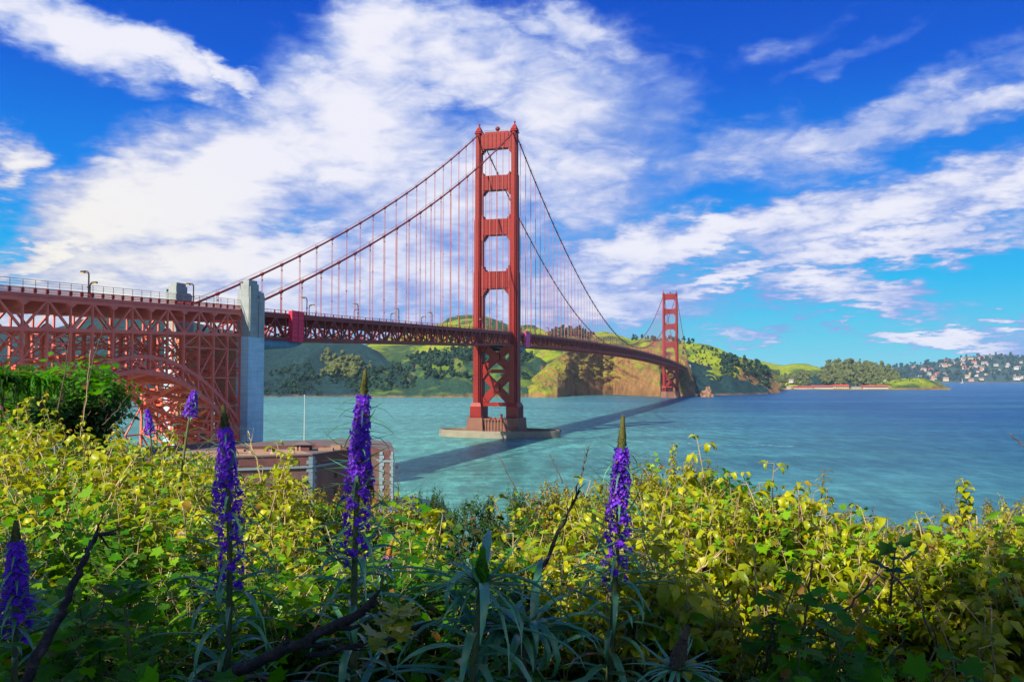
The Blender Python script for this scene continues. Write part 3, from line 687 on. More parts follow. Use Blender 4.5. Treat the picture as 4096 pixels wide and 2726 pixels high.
def make_tower():
    tw = MB()
    for t0 in (-HW, HW): leg_mesh(tw, t0)
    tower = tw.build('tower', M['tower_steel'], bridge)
    mb = MB(); chamfer_strut(mb, 212.0, 223.2, 5.6, 11.6, 3.2, 2)
    mb.box(-9, 9, -2.2, 2.2, 223.2, 224.6)
    for k in range(11):
        mb.tube([(-9+1.8*k, -2.1, 224.6), (-9+1.8*k, -2.1, 225.8)], 0.07, 4)
    mb.tube([(-9, -2.1, 225.8), (9, -2.1, 225.8)], 0.07, 4)
    mb.build('cross_strut', M['tower_steel'], tower)
    for z0, z1, th, h in ((181.0, 191.7, 6.6, 3.6), (147.6, 159.2, 7.6, 4.4), (107.9, 120.5, 8.8, 6.0)):
        mb = MB(); chamfer_strut(mb, z0, z1, th, HW-3.0 if z0 > 170 else HW-2.8, h, 3 if z0 > 110 else 4); mb.build('cross_strut', M['tower_steel'], tower)
    mb = MB()       # braces below the deck
    tl = HW-2.9
    def xb(z0, z1):
        mb.bar((-tl, 0, z0), (tl, 0, z1), 5.6, 2.7, side=(0, 1, 0)); mb.bar((-tl, 0.02, z1), (tl, 0.02, z0), 5.5, 2.6, side=(0, 1, 0))
        c = (z0+z1)/2; mb.prism([(-2.6, -2.85), (2.6, -2.85), (2.6, 2.85), (-2.6, 2.85)], c-2.6, c+2.6)
        for sx in (-1, 1):
            for zz, dz in ((z0, 1), (z1, -1)):
                mb.add([(sx*tl, -2.7, zz), (sx*(tl-4.2), -2.7, zz+dz*0.1), (sx*tl, -2.7, zz+dz*5.4), (sx*tl, 2.7, zz), (sx*(tl-4.2), 2.7, zz+dz*0.1), (sx*tl, 2.7, zz+dz*5.4)],
                       [(0, 1, 2), (3, 5, 4), (0, 3, 4, 1), (1, 4, 5, 2), (0, 2, 5, 3)])
    xb(48.6, 66.0); xb(24.6, 46.0)
    mb.box(-tl, tl, -3.0, 3.0, 46.0, 48.6); mb.box(-tl, tl, -3.0, 3.0, 21.8, 24.5)
    for k in (-1, 1):
        for j in range(3):
            a, b = sorted((k*tl, k*(tl-1.9*(3-j)/3))); mb.box(a, b, -2.8, 2.8, 21.8-1.8*(j+1), 21.8-1.8*j)
    mb.build('cross_brace', M['tower_steel'], tower)
    for t0 in (-HW, HW):     # saddle housings with small beacons on top
        mb = MB(); mb.taper((t0-2.3, t0+2.3, -3.6, 3.6), 225.3, (t0-0.75, t0+0.75, -0.9, 0.9), 229.4)
        mb.tube([(t0, 0, 229.4), (t0, 0, 231.0)], 0.5, 8); mb.tube([(t0, 0, 231.0), (t0, 0, 231.4)], 0.85, 8)
        mb.tube([(t0-0.5, 0, 231.4), (t0-0.5, 0, 233.4)], 0.12, 4); mb.tube([(t0+0.5, 0, 231.4), (t0+0.5, 0, 232.8)], 0.12, 4)
        mb.build('beacon', M['tower_steel'], tower)
    b = bmesh.new(); bmesh.ops.create_uvsphere(b, u_segments=16, v_segments=10, radius=1.75)
    for v in b.verts: v.co += Vector((0.5, 0, 227.2))
    me = bpy.data.meshes.new('radome'); b.to_mesh(me); b.free(); me.materials.append(M['cable']); o = bpy.data.objects.new('radome', me); C.objects.link(o); o.parent = tower
    mb = MB()      # concrete pier: two blocks under the legs, fluted wall between
    for t0 in (-HW, HW):
        mb.taper((t0-6.8, t0+6.8, -11.5, 11.5), -4, (t0-5.6, t0+5.6, -10.2, 10.2), 13.5)
    mb.box(-9.5, 9.5, -7.6, 7.6, -4, 12.9)
    for k in range(8):
        t = -8.2+16.4*k/7; mb.box(t-0.5, t+0.5, -8.5, 8.5, -4, 11.6); mb.box(t-0.75, t+0.75, -8.9, 8.9, 11.6, 12.5)
    mb.build('pier', M['pier_concrete'], tower)
    mb = MB()
    for t0 in (-HW, HW):
        for k in range(9):
            mb.tube([(t0-6+1.5*k, -10.4, 13.5), (t0-6+1.5*k, -10.4, 14.8)], 0.08, 4)
        mb.tube([(t0-6, -10.4, 14.8), (t0+6, -10.4, 14.8)], 0.08, 4); mb.tube([(t0-6, -10.4, 14.2), (t0+6, -10.4, 14.2)], 0.06, 4)
    mb.box(5.2, 6.6, -8.6, -7.4, 12.9, 16.4); mb.box(-3, -1.5, -8.4, -7.4, 12.9, 14.2); mb.box(0.6, 1.6, -8.4, -7.4, 12.9, 14.0)
    mb.build('pier_railing', M['tower_steel'], tower)
    return tower
tower_s = make_tower(); tower_s['label'] = 'nearer south tower standing in its oval concrete fender'
tower_n = copy_tree(tower_s, bridge); tower_n.location = (0, MAIN, 0); tower_n['label'] = 'smaller, farther north tower at the foot of the cliff'
# oval fender round the south pier
mb = MB(); N = 72; A1, B1, A2, B2 = 45.8, 25.0, 42.6, 21.8
for k in range(N):
    a0, a1 = 2*PI*k/N, 2*PI*(k+1)/N
    for (r0, r1, z0, z1) in (((A2, B2), (A1, B1), -4, 4.3), ((A2+1.4, B2+1.4), (A1-0.6, B1-0.6), 4.3, 4.9)):
        P4 = [(1.7+r0[0]*math.cos(a0), r0[1]*math.sin(a0)), (1.7+r1[0]*math.cos(a0), r1[1]*math.sin(a0)), (1.7+r1[0]*math.cos(a1), r1[1]*math.sin(a1)), (1.7+r0[0]*math.cos(a1), r0[1]*math.sin(a1))]
        mb.prism(P4, z0, z1)
mb.build('fender', M['fender_concrete'], bridge)
mb = MB(); mb.prism([(1.7+42.5*math.cos(2*PI*k/N), 21.7*math.sin(2*PI*k/N)) for k in range(N)], -3, 1.6); mb.build('fender_floor', M['pier_concrete'], bridge)
mb = MB()
for k in range(N):
    a = 2*PI*k/N; a1 = 2*PI*(k+1)/N; p = (1.7+44.6*math.cos(a), 23.8*math.sin(a)); q = (1.7+44.6*math.cos(a1), 23.8*math.sin(a1))
    mb.tube([(p[0], p[1], 4.9), (p[0], p[1], 6.0)], 0.06, 4); mb.tube([(p[0], p[1], 6.0), (q[0], q[1], 6.0)], 0.05, 4)
mb.box(46.4, 47.7, -2.5, 2.5, 3.6, 5.4)
mb.build('fender_railing', M['slate'], bridge)
# ---- main cables
def zc_main(s): return 86.0+(224.6-86.0)*((s-MAIN/2)/(MAIN/2))**2
def zc_side(s):   # s in [-332, 0]
    u = (s+332)/332.0; return 70.4+(224.6-70.4)*u-4*9.4*u*(1-u)*1.05
def zc_north(s):
    u = (MAIN+345-s)/345.0; return 69+(224.6-69)*u-4*9.4*u*(1-u)
CABLE_S = list(np.linspace(-346, 0, 60))+list(np.linspace(0, MAIN, 170))[1:]+list(np.linspace(MAIN, MAIN+345, 40))[1:]
def zc(s):
    if s < 0: return zc_side(s)
    return zc_main(s) if s <= MAIN else zc_north(s)
SUS = [-15.24*k for k in range(1, 22)]+[15.24*k for k in range(1, 84)]+[MAIN+15.24*k for k in range(1, 22)]
for t0 in (HW, -HW):
    mb = MB(); mb.tube([(t0, s, zc(s)) for s in CABLE_S], 0.46, 8)
    for s in SUS:
        d = Vector((0, 1, (zc(s+1)-zc(s-1))/2)).normalized(); p = Vector((t0, s, zc(s)))
        mb.tube([p-d*0.6, p+d*0.6], 0.72, 8)
    cb = mb.build('main_cable', M['cable'], bridge, smooth=True)
    mb = MB()
    for off in (-0.5, 0.5): mb.tube([(t0+off, s, zc(s)+1.5) for s in CABLE_S], 0.05, 4, cap=False)
    for s in SUS:
        for off in (-0.5, 0.5): mb.tube([(t0+off, s, zc(s)), (t0+off, s, zc(s)+1.5)], 0.05, 4)
    mb.build('hand_rope', M['cable'], cb)
def suspender(mb, t0, s):
    z0 = zt(s)+0.4; z1 = zc(s)-0.4
    if z1-z0 < 1: return False
    for o in (-0.42, 0.42):
        mb.tube([(t0, s+o, z0), (t0, s+o, z1)], 0.105, 5, cap=False)
    for z in np.arange(z1-2, z0, -28.0): mb.box(t0-0.2, t0+0.2, s-0.55, s+0.55, z-0.2, z+0.2)
    return True
near = [s for s in SUS if s < 0]+[s for s in SUS if 0 < s < 15.24*29.5]
rest = MB()
for t0 in (HW, -HW):
    for s in SUS:
        if s in near:
            mb = MB()
            if suspender(mb, t0, s): mb.build('suspender', M['rope'], bridge)
        else: suspender(rest, t0, s)
o = rest.build('suspender', M['rope'], bridge); o['kind'] = 'stuff'
# ---- deck
def pans(s0, s1): n = int(round((s1-s0)/PAN)); return [s0+(s1-s0)*k/n for k in range(n+1)]
def truss(mb, t0, ss, depth, ch, wb, phase=0, gus=False, zoff=0):
    z = [zt(s)+zoff for s in ss]
    for i in range(len(ss)-1):
        a, b = ss[i], ss[i+1]
        mb.bar((t0, a, z[i]), (t0, b, z[i+1]), ch, ch*1.1); mb.bar((t0, a, z[i]-depth), (t0, b, z[i+1]-depth), ch, ch*1.1)
        if (i+phase) % 2 == 0: mb.bar((t0, a, z[i]-depth), (t0, b, z[i+1]), wb, wb, side=(1, 0, 0))
        else: mb.bar((t0, a, z[i]), (t0, b, z[i+1]-depth), wb, wb, side=(1, 0, 0))
    for i, s in enumerate(ss):
        mb.bar((t0, s, z[i]-depth), (t0, s, z[i]), wb*0.92, wb*0.92)
        if gus:
            for zz, sg in ((z[i], -1), (z[i]-depth, 1)):
                big = ((i+phase) % 2 == 0) == (sg > 0); w = 1.5 if big else 0.85; h = 1.25 if big else 0.7
                mb.add([(t0+d, s+x, zz+sg*y) for d in (-0.42, 0.42) for x, y in ((-w, -0.45), (w, -0.45), (w, 0.35), (0.5, h), (-0.5, h), (-w, 0.35))],
                       [(0,1,2,3,4,5), (11,10,9,8,7,6)]+[(k, 6+k, 6+(k+1) % 6, (k+1) % 6) for k in range(6)])
DEEP = 8.2
spans = [(-331.6, -7.2, 0), (7.2, MAIN-7.2, 0), (MAIN+7.2, MAIN+338, 0)]
for t0 in (HW, -HW):
    mb = MB()
    for s0, s1, ph in spans: truss(mb, t0, pans(s0, s1), DEEP, 0.95, 0.62, ph)
    mb.bar((t0, -7.3, zt(0)), (t0, 7.3, zt(0)), 0.95, 1.0); mb.bar((t0, -7.3, zt(0)-DEEP), (t0, 7.3, zt(0)-DEEP), 0.95, 1.0)
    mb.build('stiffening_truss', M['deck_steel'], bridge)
deck_s = pans(-331.6, MAIN+338)
mb = MB(); road = MB(); fas2 = {HW: MB(), -HW: MB()}
for i in range(len(deck_s)-1):
    a, b = deck_s[i], deck_s[i+1]; za, zb = zt(a), zt(b)
    road.bar((0, a, za+0.9), (0, b, zb+0.9), 20.6, 0.5)
    for t0 in (-HW, HW): fas2[t0].bar((t0*0.86, a, za+1.15), (t0*0.86, b, zb+1.15), 3.4, 0.3)
    mb.bar((-HW, a, za-0.9), (HW, a, za-0.9), 0.8, 2.2)            # floor beam
    mb.bar((-HW, a, za-DEEP), (HW, a, za-DEEP), 0.7, 0.7)
    if i % 2 == 0:
        c = deck_s[min(i+2, len(deck_s)-1)]
        mb.bar((-HW, a, za-DEEP), (HW, c, zt(c)-DEEP), 0.55, 0.55); mb.bar((HW, a, za-DEEP+0.03), (-HW, c, zt(c)-DEEP+0.03), 0.5, 0.5)
        for sg in (-1, 1):     # sway frame in the plane of each second panel
            mb.bar((sg*HW, a, za-DEEP), (0, a, za-1.9), 0.45, 0.45)
    for t0 in (-9, -4.5, 0, 4.5, 9): mb.bar((t0, a, za+0.2), (t0, b, zb+0.2), 0.35, 0.9)
road.build('roadway', M['asphalt'], bridge); [q.build('sidewalk', M['deck_steel'], bridge) for q in fas2.values()]; mb.build('floor_frame', M['deck_steel'], bridge)
def railing(mb, t0, ss, z_off, h, post_every=1, pk=3, fence=0.0, solid=False):
    for i in range(len(ss)-1):
        a, b = ss[i], ss[i+1]; za, zb = zt(a)+z_off, zt(b)+z_off
        mb.bar((t0, a, za+h), (t0, b, zb+h), 0.16, 0.16); mb.bar((t0, a, za+0.18), (t0, b, zb+0.18), 0.14, 0.14)
        mb.bar((t0, a, za), (t0, a, za+h), 0.42, 0.42)
        n = pk
        for k in range(1, n):
            u = k/n; s = a+(b-a)*u; z = za+(zb-za)*u; mb.bar((t0, s, z+0.2), (t0, s, z+h), 0.10, 0.10)
        if fence:
            for q in range(2):
                u = q/2; s = a+(b-a)*u; z = za+(zb-za)*u
                mb.bar((t0+0.15, s, z+h), (t0+0.15, s, z+h+fence), 0.10, 0.10)
            mb.bar((t0+0.15, a, za+h+fence), (t0+0.15, b, zb+h+fence), 0.08, 0.08)
            mb.bar((t0+0.15, a, za+h+fence*0.66), (t0+0.15, b, zb+h+fence*0.66), 0.045, 0.045)
for t0 in (HW-0.2, -HW+0.2):
    mb = MB(); railing(mb, t0, deck_s, 1.25, 1.2, pk=3); mb.build('railing', M['deck_steel'], bridge)
    mb = MB()
    for i in range(len(deck_s)-1):
        a, b = deck_s[i], deck_s[i+1]; mb.bar((t0*1.025, a, zt(a)+0.55), (t0*1.025, b, zt(b)+0.55), 0.3, 1.1)
    mb.build('fascia_beam', M['deck_steel'], bridge)
# ---- concrete pylons
def pylon(name, s_mid, label):
    e = empty(name, (B(0, s_mid).x, B(0, s_mid).y, 0), YAW); tag(e, label, 'pylon')
    ds = 4.9
    for k in (-1, 1):
        mb = MB(); lo = MB()
        def bx(mb_, t0, t1, a, b, z0, z1):
            x0, x1 = sorted((k*t0, k*t1)); mb_.box(x0, x1, a, b, z0, z1)
        bx(lo, 12.0, 17.4, -ds-0.5, ds+0.5, -3, 16); bx(lo, 12.2, 17.0, -ds, ds, 16, 56.6)
        bx(mb, 12.3, 16.9, -ds+0.08, ds-0.08, 56.6, 70.2)
        bx(mb, 12.5, 16.7, -ds+0.2, ds-1.6, 70.2, 72.9); bx(mb, 13.2, 16.8, 1.2, ds-0.12, 70.2, 72.5)
        bx(mb, 13.1, 16.3, -ds+0.8, ds-2.8, 72.9, 75.2); bx(mb, 13.6, 15.8, -ds+1.6, ds-3.0, 75.2, 76.4)
        # stepped pilasters on the outer face and a chevron groove
        x = k*16.9
        for (a, b, z0, z1, d) in ((-ds+0.4, -0.5, 56.6, 74.0, 0.35), (1.1, ds-0.4, 56.6, 71.2, 0.35)):
            x0, x1 = sorted((x, x+k*d)); mb.box(x0, x1, a, b, z0, z1)
        for j in range(5):
            x0, x1 = sorted((x, x+k*0.35)); mb.box(x0, x1, -0.5, -0.5+0.32*(j+1), 66.0+0.8*j, 66.8+0.8*j)
        mb.build('upper_shaft', M['concrete'], e); lo.build('lower_shaft', M['concrete_blue_shade'], e)
    w = MB(); w.box(-12.15, -7.75, -ds+0.3, ds-0.3, -3, 57.0); w.box(7.75, 12.15, -ds+0.3, ds-0.3, -3, 57.0); w.box(-7.75, 7.75, -ds+0.6, ds-0.6, 38.0, 57.0); w.box(-7.75, 7.75, -ds+0.6, ds-0.6, -3, 14)
    w.box(-7.75, -3.6, -ds+0.6, ds-0.6, 14, 38); w.box(3.6, 7.75, -ds+0.6, ds-0.6, 14, 38)
    for k in (-1, 1):
        for j in range(3): x0, x1 = sorted((k*3.6, k*(3.6-0.9*(3-j)/3))); w.box(x0, x1, -ds+0.7, ds-0.7, 38-1.1*(3-j), 38-1.1*(2-j))
    w.build('wall', M['concrete_sun_warm'], e)
    return e
pyl = pylon('bridge_pylon', -341.1, 'tall stepped concrete pylon between the steel arch and the suspended deck')
pyn = pylon('bridge_pylon', MAIN+346, 'small pale concrete pylon behind the north tower')
# ---- steel arch viaduct left of the pylon
via = empty('arch_viaduct', (B(0, -396).x, B(0, -396).y, 0), YAW); tag(via, 'red trussed steel arch viaduct carrying the deck left of the concrete pylon', 'viaduct')
VO = -396.0
class VB(MB): pass
def V3(t, s, z): return (t, s-VO, z)
AP = [-345.9-PAN*k for k in range(0, 24)]      # panel points
DA = 7.4
def vtruss(t0):
    mb = MB(); ss = [s-VO for s in AP][::-1]
    sh = lambda s: zt(s+VO)
    z = [sh(s) for s in ss]
    for i in range(len(ss)-1):
        a, b = ss[i], ss[i+1]
        mb.bar((t0, a, z[i]), (t0, b, z[i+1]), 0.9, 0.95); mb.bar((t0, a, z[i]-DA), (t0, b, z[i+1]-DA), 0.85, 0.95)
        mb.bar((t0, a, z[i]+0.62), (t0, b, z[i+1]+0.62), 1.3, 0.16)
        k = (len(ss)-1-i)
        if k % 2 == 1: mb.bar((t0, a, z[i]), (t0, b, z[i+1]-DA), 0.55, 0.5, side=(1, 0, 0))
        else: mb.bar((t0, a, z[i]-DA), (t0, b, z[i+1]), 0.55, 0.5, side=(1, 0, 0))
    for i, s in enumerate(ss):
        mb.bar((t0, s, z[i]-DA), (t0, s, z[i]), 0.5, 0.5); k = len(ss)-1-i
        for zz, sg in ((z[i]-0.3, -1), (z[i]-DA+0.3, 1)):
            big = (k % 2 == 1) == (sg > 0) ; w = 1.55 if big else 0.8; h = 1.15 if big else 0.5
            big = big
            mb.add([(t0+d, s+x, zz+sg*y) for d in (-0.47, 0.47) for x, y in ((-w, -0.3), (w, -0.3), (w, 0.3), (0.45, h), (-0.45, h), (-w, 0.3))],
                   [(0,1,2,3,4,5), (11,10,9,8,7,6)]+[(q, 6+q, 6+(q+1) % 6, (q+1) % 6) for q in range(6)])
    return mb
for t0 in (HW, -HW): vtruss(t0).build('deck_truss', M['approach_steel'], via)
def zu(s): return 48.6-0.00905*(s+394.5)**2
def zl(s): return 44.3-0.00925*(s+395.5)**2
AR = [s for s in AP if -446 < s < -345]
for t0 in (HW, -HW):
    mb = MB()
    for i in range(len(AR)-1):
        a, b = AR[i], AR[i+1]
        mb.bar(V3(t0, a, zu(a)), V3(t0, b, zu(b)), 1.05, 1.1); mb.bar(V3(t0, a, zl(a)), V3(t0, b, zl(b)), 1.15, 1.25)
        if a > -395: mb.bar(V3(t0, a, zl(a)), V3(t0, b, zu(b)), 0.5, 0.5, side=(1, 0, 0))
        else: mb.bar(V3(t0, a, zu(a)), V3(t0, b, zl(b)), 0.5, 0.5, side=(1, 0, 0))
        if a < -372 and a > -412: mb.bar(V3(t0, a, zu(a)), V3(t0, b, zl(b)), 0.42, 0.42, side=(1, 0, 0)) if a > -395 else mb.bar(V3(t0, a, zl(a)), V3(t0, b, zu(b)), 0.42, 0.42, side=(1, 0, 0))
    for a in AR:
        mb.bar(V3(t0, a, zl(a)), V3(t0, a, zu(a)), 0.55, 0.55)
        for z in (zu(a), zl(a)):
            mb.add([(t0+d, a-VO+x, z+y) for d in (-0.62, 0.62) for x, y in ((-1.2, -0.5), (-0.5, -1.0), (0.5, -1.0), (1.2, -0.5), (1.2, 0.6), (-1.2, 0.6))],
                   [(0,1,2,3,4,5), (11,10,9,8,7,6)]+[(q, 6+q, 6+(q+1) % 6, (q+1) % 6) for q in range(6)])
    mb.build('arch_rib', M['approach_steel'], via)
mb = MB()      # bracing between the two ribs, seen from below
for i in range(len(AR)):
    a = AR[i]
    mb.bar(V3(-HW, a, zl(a)), V3(HW, a, zl(a)), 0.9, 0.8); mb.bar(V3(-HW, a, zu(a)), V3(HW, a, zu(a)), 0.6, 0.6)
    mb.bar(V3(-HW, a, zl(a)), V3(0, a, zu(a)), 0.4, 0.4); mb.bar(V3(HW, a, zl(a)), V3(0, a, zu(a)), 0.4, 0.4)
    if i+1 < len(AR):
        b = AR[i+1]
        mb.bar(V3(-HW, a, zl(a)), V3(0, b, zl(b)), 0.5, 0.5); mb.bar(V3(HW, a, zl(a)), V3(0, b, zl(b)), 0.5, 0.5)
        mb.bar(V3(0, a, zl(a)), V3(-HW, b, zl(b)), 0.45, 0.45); mb.bar(V3(0, a, zl(a)), V3(HW, b, zl(b)), 0.45, 0.45)
    if i+2 < len(AR) and i % 2 == 0:
        b = AR[i+2]
        mb.bar(V3(-HW, a, zl(a)-0.2), V3(HW, b, zl(b)-0.2), 1.0, 1.0); mb.bar(V3(HW, a, zl(a)-0.25), V3(-HW, b, zl(b)-0.25), 1.0, 1.0)
mb.build('arch_bracing', M['arch_steel_lit'], via)
mb = MB()      # columns between arch and deck with cross frames
for j, a in enumerate(AP):
    zb_ = zt(a)-DA
    inside = a in AR
    low = zu(a) if inside else 22
    if a > -362: low = 14
    for t0 in (HW, -HW):
        if zb_-low > 1: cm = MB(); cm.bar(V3(t0, a, low), V3(t0, a, zb_), 0.72 if inside else 0.95, 0.62); cm.build('steel_column', M['approach_steel'], via)
    z0 = max(low, 30)
    mid = (z0+zb_)/2
    if inside and zb_-z0 > 3:
        mb.bar(V3(-HW, a, z0), V3(HW, a, zb_), 0.36, 0.36); mb.bar(V3(HW, a, z0), V3(-HW, a, zb_), 0.36, 0.36)
        mb.bar(V3(-HW, a, (z0+zb_)/2), V3(HW, a, (z0+zb_)/2), 0.32, 0.32)
    mb.bar(V3(-HW, a, zb_), V3(HW, a, zb_), 0.8, 0.9)
    mb.bar(V3(-HW, a, zt(a)-1.2), V3(HW, a, zt(a)-1.2), 0.8, 2.4)
    if j+1 < len(AP):
        b = AP[j+1]
        if j % 2: mb.bar(V3(-HW, a, zb_), V3(HW, b, zt(b)-DA), 0.5, 0.5)
        else: mb.bar(V3(HW, a, zb_+0.02), V3(-HW, b, zt(b)-DA+0.02), 0.5, 0.5)
        for t0 in (-9, -4.5, 0, 4.5, 9): mb.bar(V3(t0, a, zt(a)+0.2), V3(t0, b, zt(b)+0.2), 0.35, 0.9)
        if not inside or a > -372 or a < -420:    # bracing in the outer planes of the steel bents
            zs = np.arange(14 if a > -362 else max(low, 30), zb_, 9.5)
            for q in range(len(zs)):
                z0 = zs[q]; z1 = min(zb_, z0+9.5)
                if inside and a <= -362 and z0 < zu(b): continue
                for t0 in (HW, -HW):
                    mb.bar(V3(t0, a, z0), V3(t0, b, z0), 0.42, 0.42)
                    if q % 2 == 0: mb.bar(V3(t0, a, z0), V3(t0, b, z1), 0.4, 0.4, side=(1, 0, 0))
                    else: mb.bar(V3(t0, b, z0), V3(t0, a, z1), 0.4, 0.4, side=(1, 0, 0))
for a in (AP[0], AP[1], AP[2]):
    for z0 in np.arange(14, 56, 10.5):
        mb.bar(V3(-HW, a, z0), V3(HW, a, z0+10), 0.4, 0.4); mb.bar(V3(HW, a, z0), V3(-HW, a, z0+10), 0.4, 0.4); mb.bar(V3(-HW, a, z0), V3(HW, a, z0), 0.45, 0.45)
mb.build('cross_bracing', M['approach_steel'], via)
for a in AP[1::2]:     # inner row of bents standing behind the outer truss
    for t0 in (-5.2, 5.2):
        mb = MB()
        lo_ = zl(a)+2 if a in AR and a < -362 else 14
        mb.bar(V3(t0, a+2.5, lo_), V3(t0, a+2.5, zt(a)-DA), 0.9, 0.8)
        mb.bar(V3(t0, a+2.5, zt(a)-DA-6), V3(-t0*0.2, a+2.5, zt(a)-DA), 0.4, 0.4)
        mb.build('inner_column', M['arch_steel_lit'], via)
mb = MB(); rd = MB(); sw2 = {HW: MB(), -HW: MB()}
APR = AP[::-1]
for i in range(len(APR)-1):
    a, b = APR[i], APR[i+1]
    rd.bar(V3(0, a, zt(a)+0.9), V3(0, b, zt(b)+0.9), 20.6, 0.5)
    for t0 in (-HW, HW):
        sw = sw2[t0]; sw.bar(V3(t0*0.87, a, zt(a)+1.2), V3(t0*0.87, b, zt(b)+1.2), 3.6, 0.3); sw.bar(V3(t0, a, zt(a)+1.15), V3(t0, b, zt(b)+1.15), 0.25, 0.75)
rd.build('roadway', M['asphalt'], via); [q.build('sidewalk', M['approach_steel'], via) for q in sw2.values()]
for t0 in (HW-0.1, -HW+0.1):
    mb = MB()
    ss = APR
    for i in range(len(ss)-1):
        a, b = ss[i], ss[i+1]; za, zb_ = zt(a)+1.55, zt(b)+1.55; fen = a < -349
        for q in range(2):
            s0_, s1_ = a+(b-a)*q/2, a+(b-a)*(q+1)/2; z0_, z1_ = za+(zb_-za)*q/2, za+(zb_-za)*(q+1)/2
            mb.bar(V3(t0, s0_, z0_), V3(t0, s0_, z0_+1.25), 0.5, 0.5)
            mb.bar(V3(t0, s0_, z0_+1.2), V3(t0, s1_, z1_+1.2), 0.18, 0.16); mb.bar(V3(t0, s0_, z0_+0.2), V3(t0, s1_, z1_+0.2), 0.14, 0.14)
            for u in np.linspace(0.08, 0.92, 11):
                s = s0_+(s1_-s0_)*u; z = z0_+(z1_-z0_)*u; mb.bar(V3(t0, s, z+0.2), V3(t0, s, z+1.2), 0.12, 0.08)
    mb.build('railing', M['deck_steel'], via)
mb = MB()
for i in range(len(APR)-1):
    a, b = APR[i], APR[i+1]; za, zb_ = zt(a)+2.8, zt(b)+2.8; t0 = HW
    for q in range(2):
        s = a+(b-a)*q/2; z = za+(zb_-za)*q/2
        mb.tube([V3(t0, s, z), V3(t0, s, z+1.75), V3(t0-0.25, s, z+2.0)], 0.075, 5)
    for h in (0.75, 1.35, 1.95): mb.tube([V3(t0-(0.2 if h > 1.9 else 0), a, za+h), V3(t0-(0.2 if h > 1.9 else 0), b, zb_+h)], 0.045 if h < 1.9 else 0.06, 4)
mb.build('guard_fence', M['slate'], via)
# ---- tarpaulin wraps and slung nets on the suspended deck
def wrap(s0, s1, t1, z0, z1, mt, label, name='work_wrap'):
    mb = MB(); e = empty(name, tuple(B(t1, (s0+s1)/2, z0)), YAW); h = z1-z0; w = s1-s0
    n = 7
    for k in range(n):
        a, b = h*k/n+0.05, h*(k+1)/n-0.03; mb.box(-1.3, 0.15+0.08*(k % 2), -w/2, w/2, a, b)
    mb.build('sheet', mt, e); fr = MB()
    for y in (-w/2, 0, w/2): fr.bar((0.3, y, -0.4), (0.3, y, h+0.4), 0.14, 0.14)
    for k in range(n+1): fr.bar((0.3, -w/2, h*k/n), (0.3, w/2, h*k/n), 0.12, 0.12)
    fr.build('frame', M['deck_steel'], e); tag(e, label, 'work wrap'); return e
wrap(-314.4, -305.3, HW+1.2, zt(-310)-DEEP-1.2, zt(-310)+2.4, M['tarp'], 'crimson work wrap hung on the deck truss right of the pylon')
wrap(25.5, 38.5, HW+1.2, zt(32)-DEEP-1.2, zt(32)+2.9, M['tarp_pink'], 'pink work wrap hung on the deck truss right of the south tower')
def sling(s0, s1, label):
    e = empty('slung_net', tuple(B(0, (s0+s1)/2, zt((s0+s1)/2)-DEEP)), YAW); L = s1-s0; n = 16; V = []; F = []
    for i in range(n+1):
        u = i/n; y = -L/2+L*u; d = -1.2-2.6*math.sin(PI*min(1, u*0.5+0.5))**0.5 if u > 0.5 else -3.8
        d = -0.9-2.9*(1-u**4)
        for j in range(5): V.append((-HW+2*HW*j/4, y, d-0.5*math.sin(PI*j/4)))
        for j in range(5): V.append((-HW+2*HW*j/4, y, -0.85))
    for i in range(n):
        for j in range(4):
            a = i*10+j; F.append((a, a+1, a+11, a+10)); a += 5; F.append((a, a+10, a+11, a+1))
        for (p, q) in ((4, 9), (5, 0)): a = i*10; F.append((a+p, a+q, a+q+10, a+p+10))
    mb = MB(); mb.add(V, F); mb.build('net', M['blue_net'], e, smooth=True); tag(e, label, 'slung net'); return e
sling(-331, -303, 'grey blue net slung under the deck beside the pylon')
sling(9, 34, 'grey blue net slung under the deck right of the south tower')
# ---- street lamps along both sidewalks
def lamp(h=7.2):
    e = empty('street_lamp', (0, 0, 0)); mb = MB()
    mb.tube([(0, 0, 0), (0, 0, 0.4)], 0.24, 8); mb.tube([(0, 0, 0.4), (0, 0, h-0.9)], 0.2, 8)
    arc = [(0.9*math.sin(a)*-1+0.0, 0, 0) for a in ()]
    pts = [(0, 0, h-0.9)]+[(-0.95*(1-math.cos(a)), 0, h-0.9+0.95*math.sin(a)) for a in np.linspace(0.2, PI/2, 6)]+[(-1.5, 0, h+0.05)]
    mb.tube(pts, [0.18]*len(pts), 8)
    pts2 = [(0, 0, h-1.4)]+[(-0.95*(1-math.cos(a)), 0, h-1.3+0.95*math.sin(a)) for a in np.linspace(0.2, PI/2, 6)]+[(-1.4, 0, h-0.36)]
    mb.tube(pts2, 0.09, 6); mb.box(-0.3, 0.3, -0.3, 0.3, h*0.38, h*0.38+0.35)
    pole = mb.build('pole', M['lamp_paint'], e)
    mb = MB(); mb.taper((-2.65, -1.35, -0.33, 0.33), h-0.22, (-2.5, -1.4, -0.25, 0.25), h+0.22)
    hd = mb.build('lamp_head', M['lamp_paint'], e); mb = MB(); mb.taper((-2.5, -1.6, -0.26, 0.26), h-0.42, (-2.6, -1.5, -0.3, 0.3), h-0.21); mb.build('lens', M['amber'], hd)
    return e
lamp0 = lamp(); first = True
def put_lamp(t, s, lab, flip):
    global first
    o = lamp0 if first else copy_tree(lamp0); first = False
    o.location = B(t, s, zt(s)+1.35); o.rotation_euler = (0, 0, YAW+(PI if flip else 0))
    tag(o, lab, 'street lamp', 'street lamps along the bridge deck')
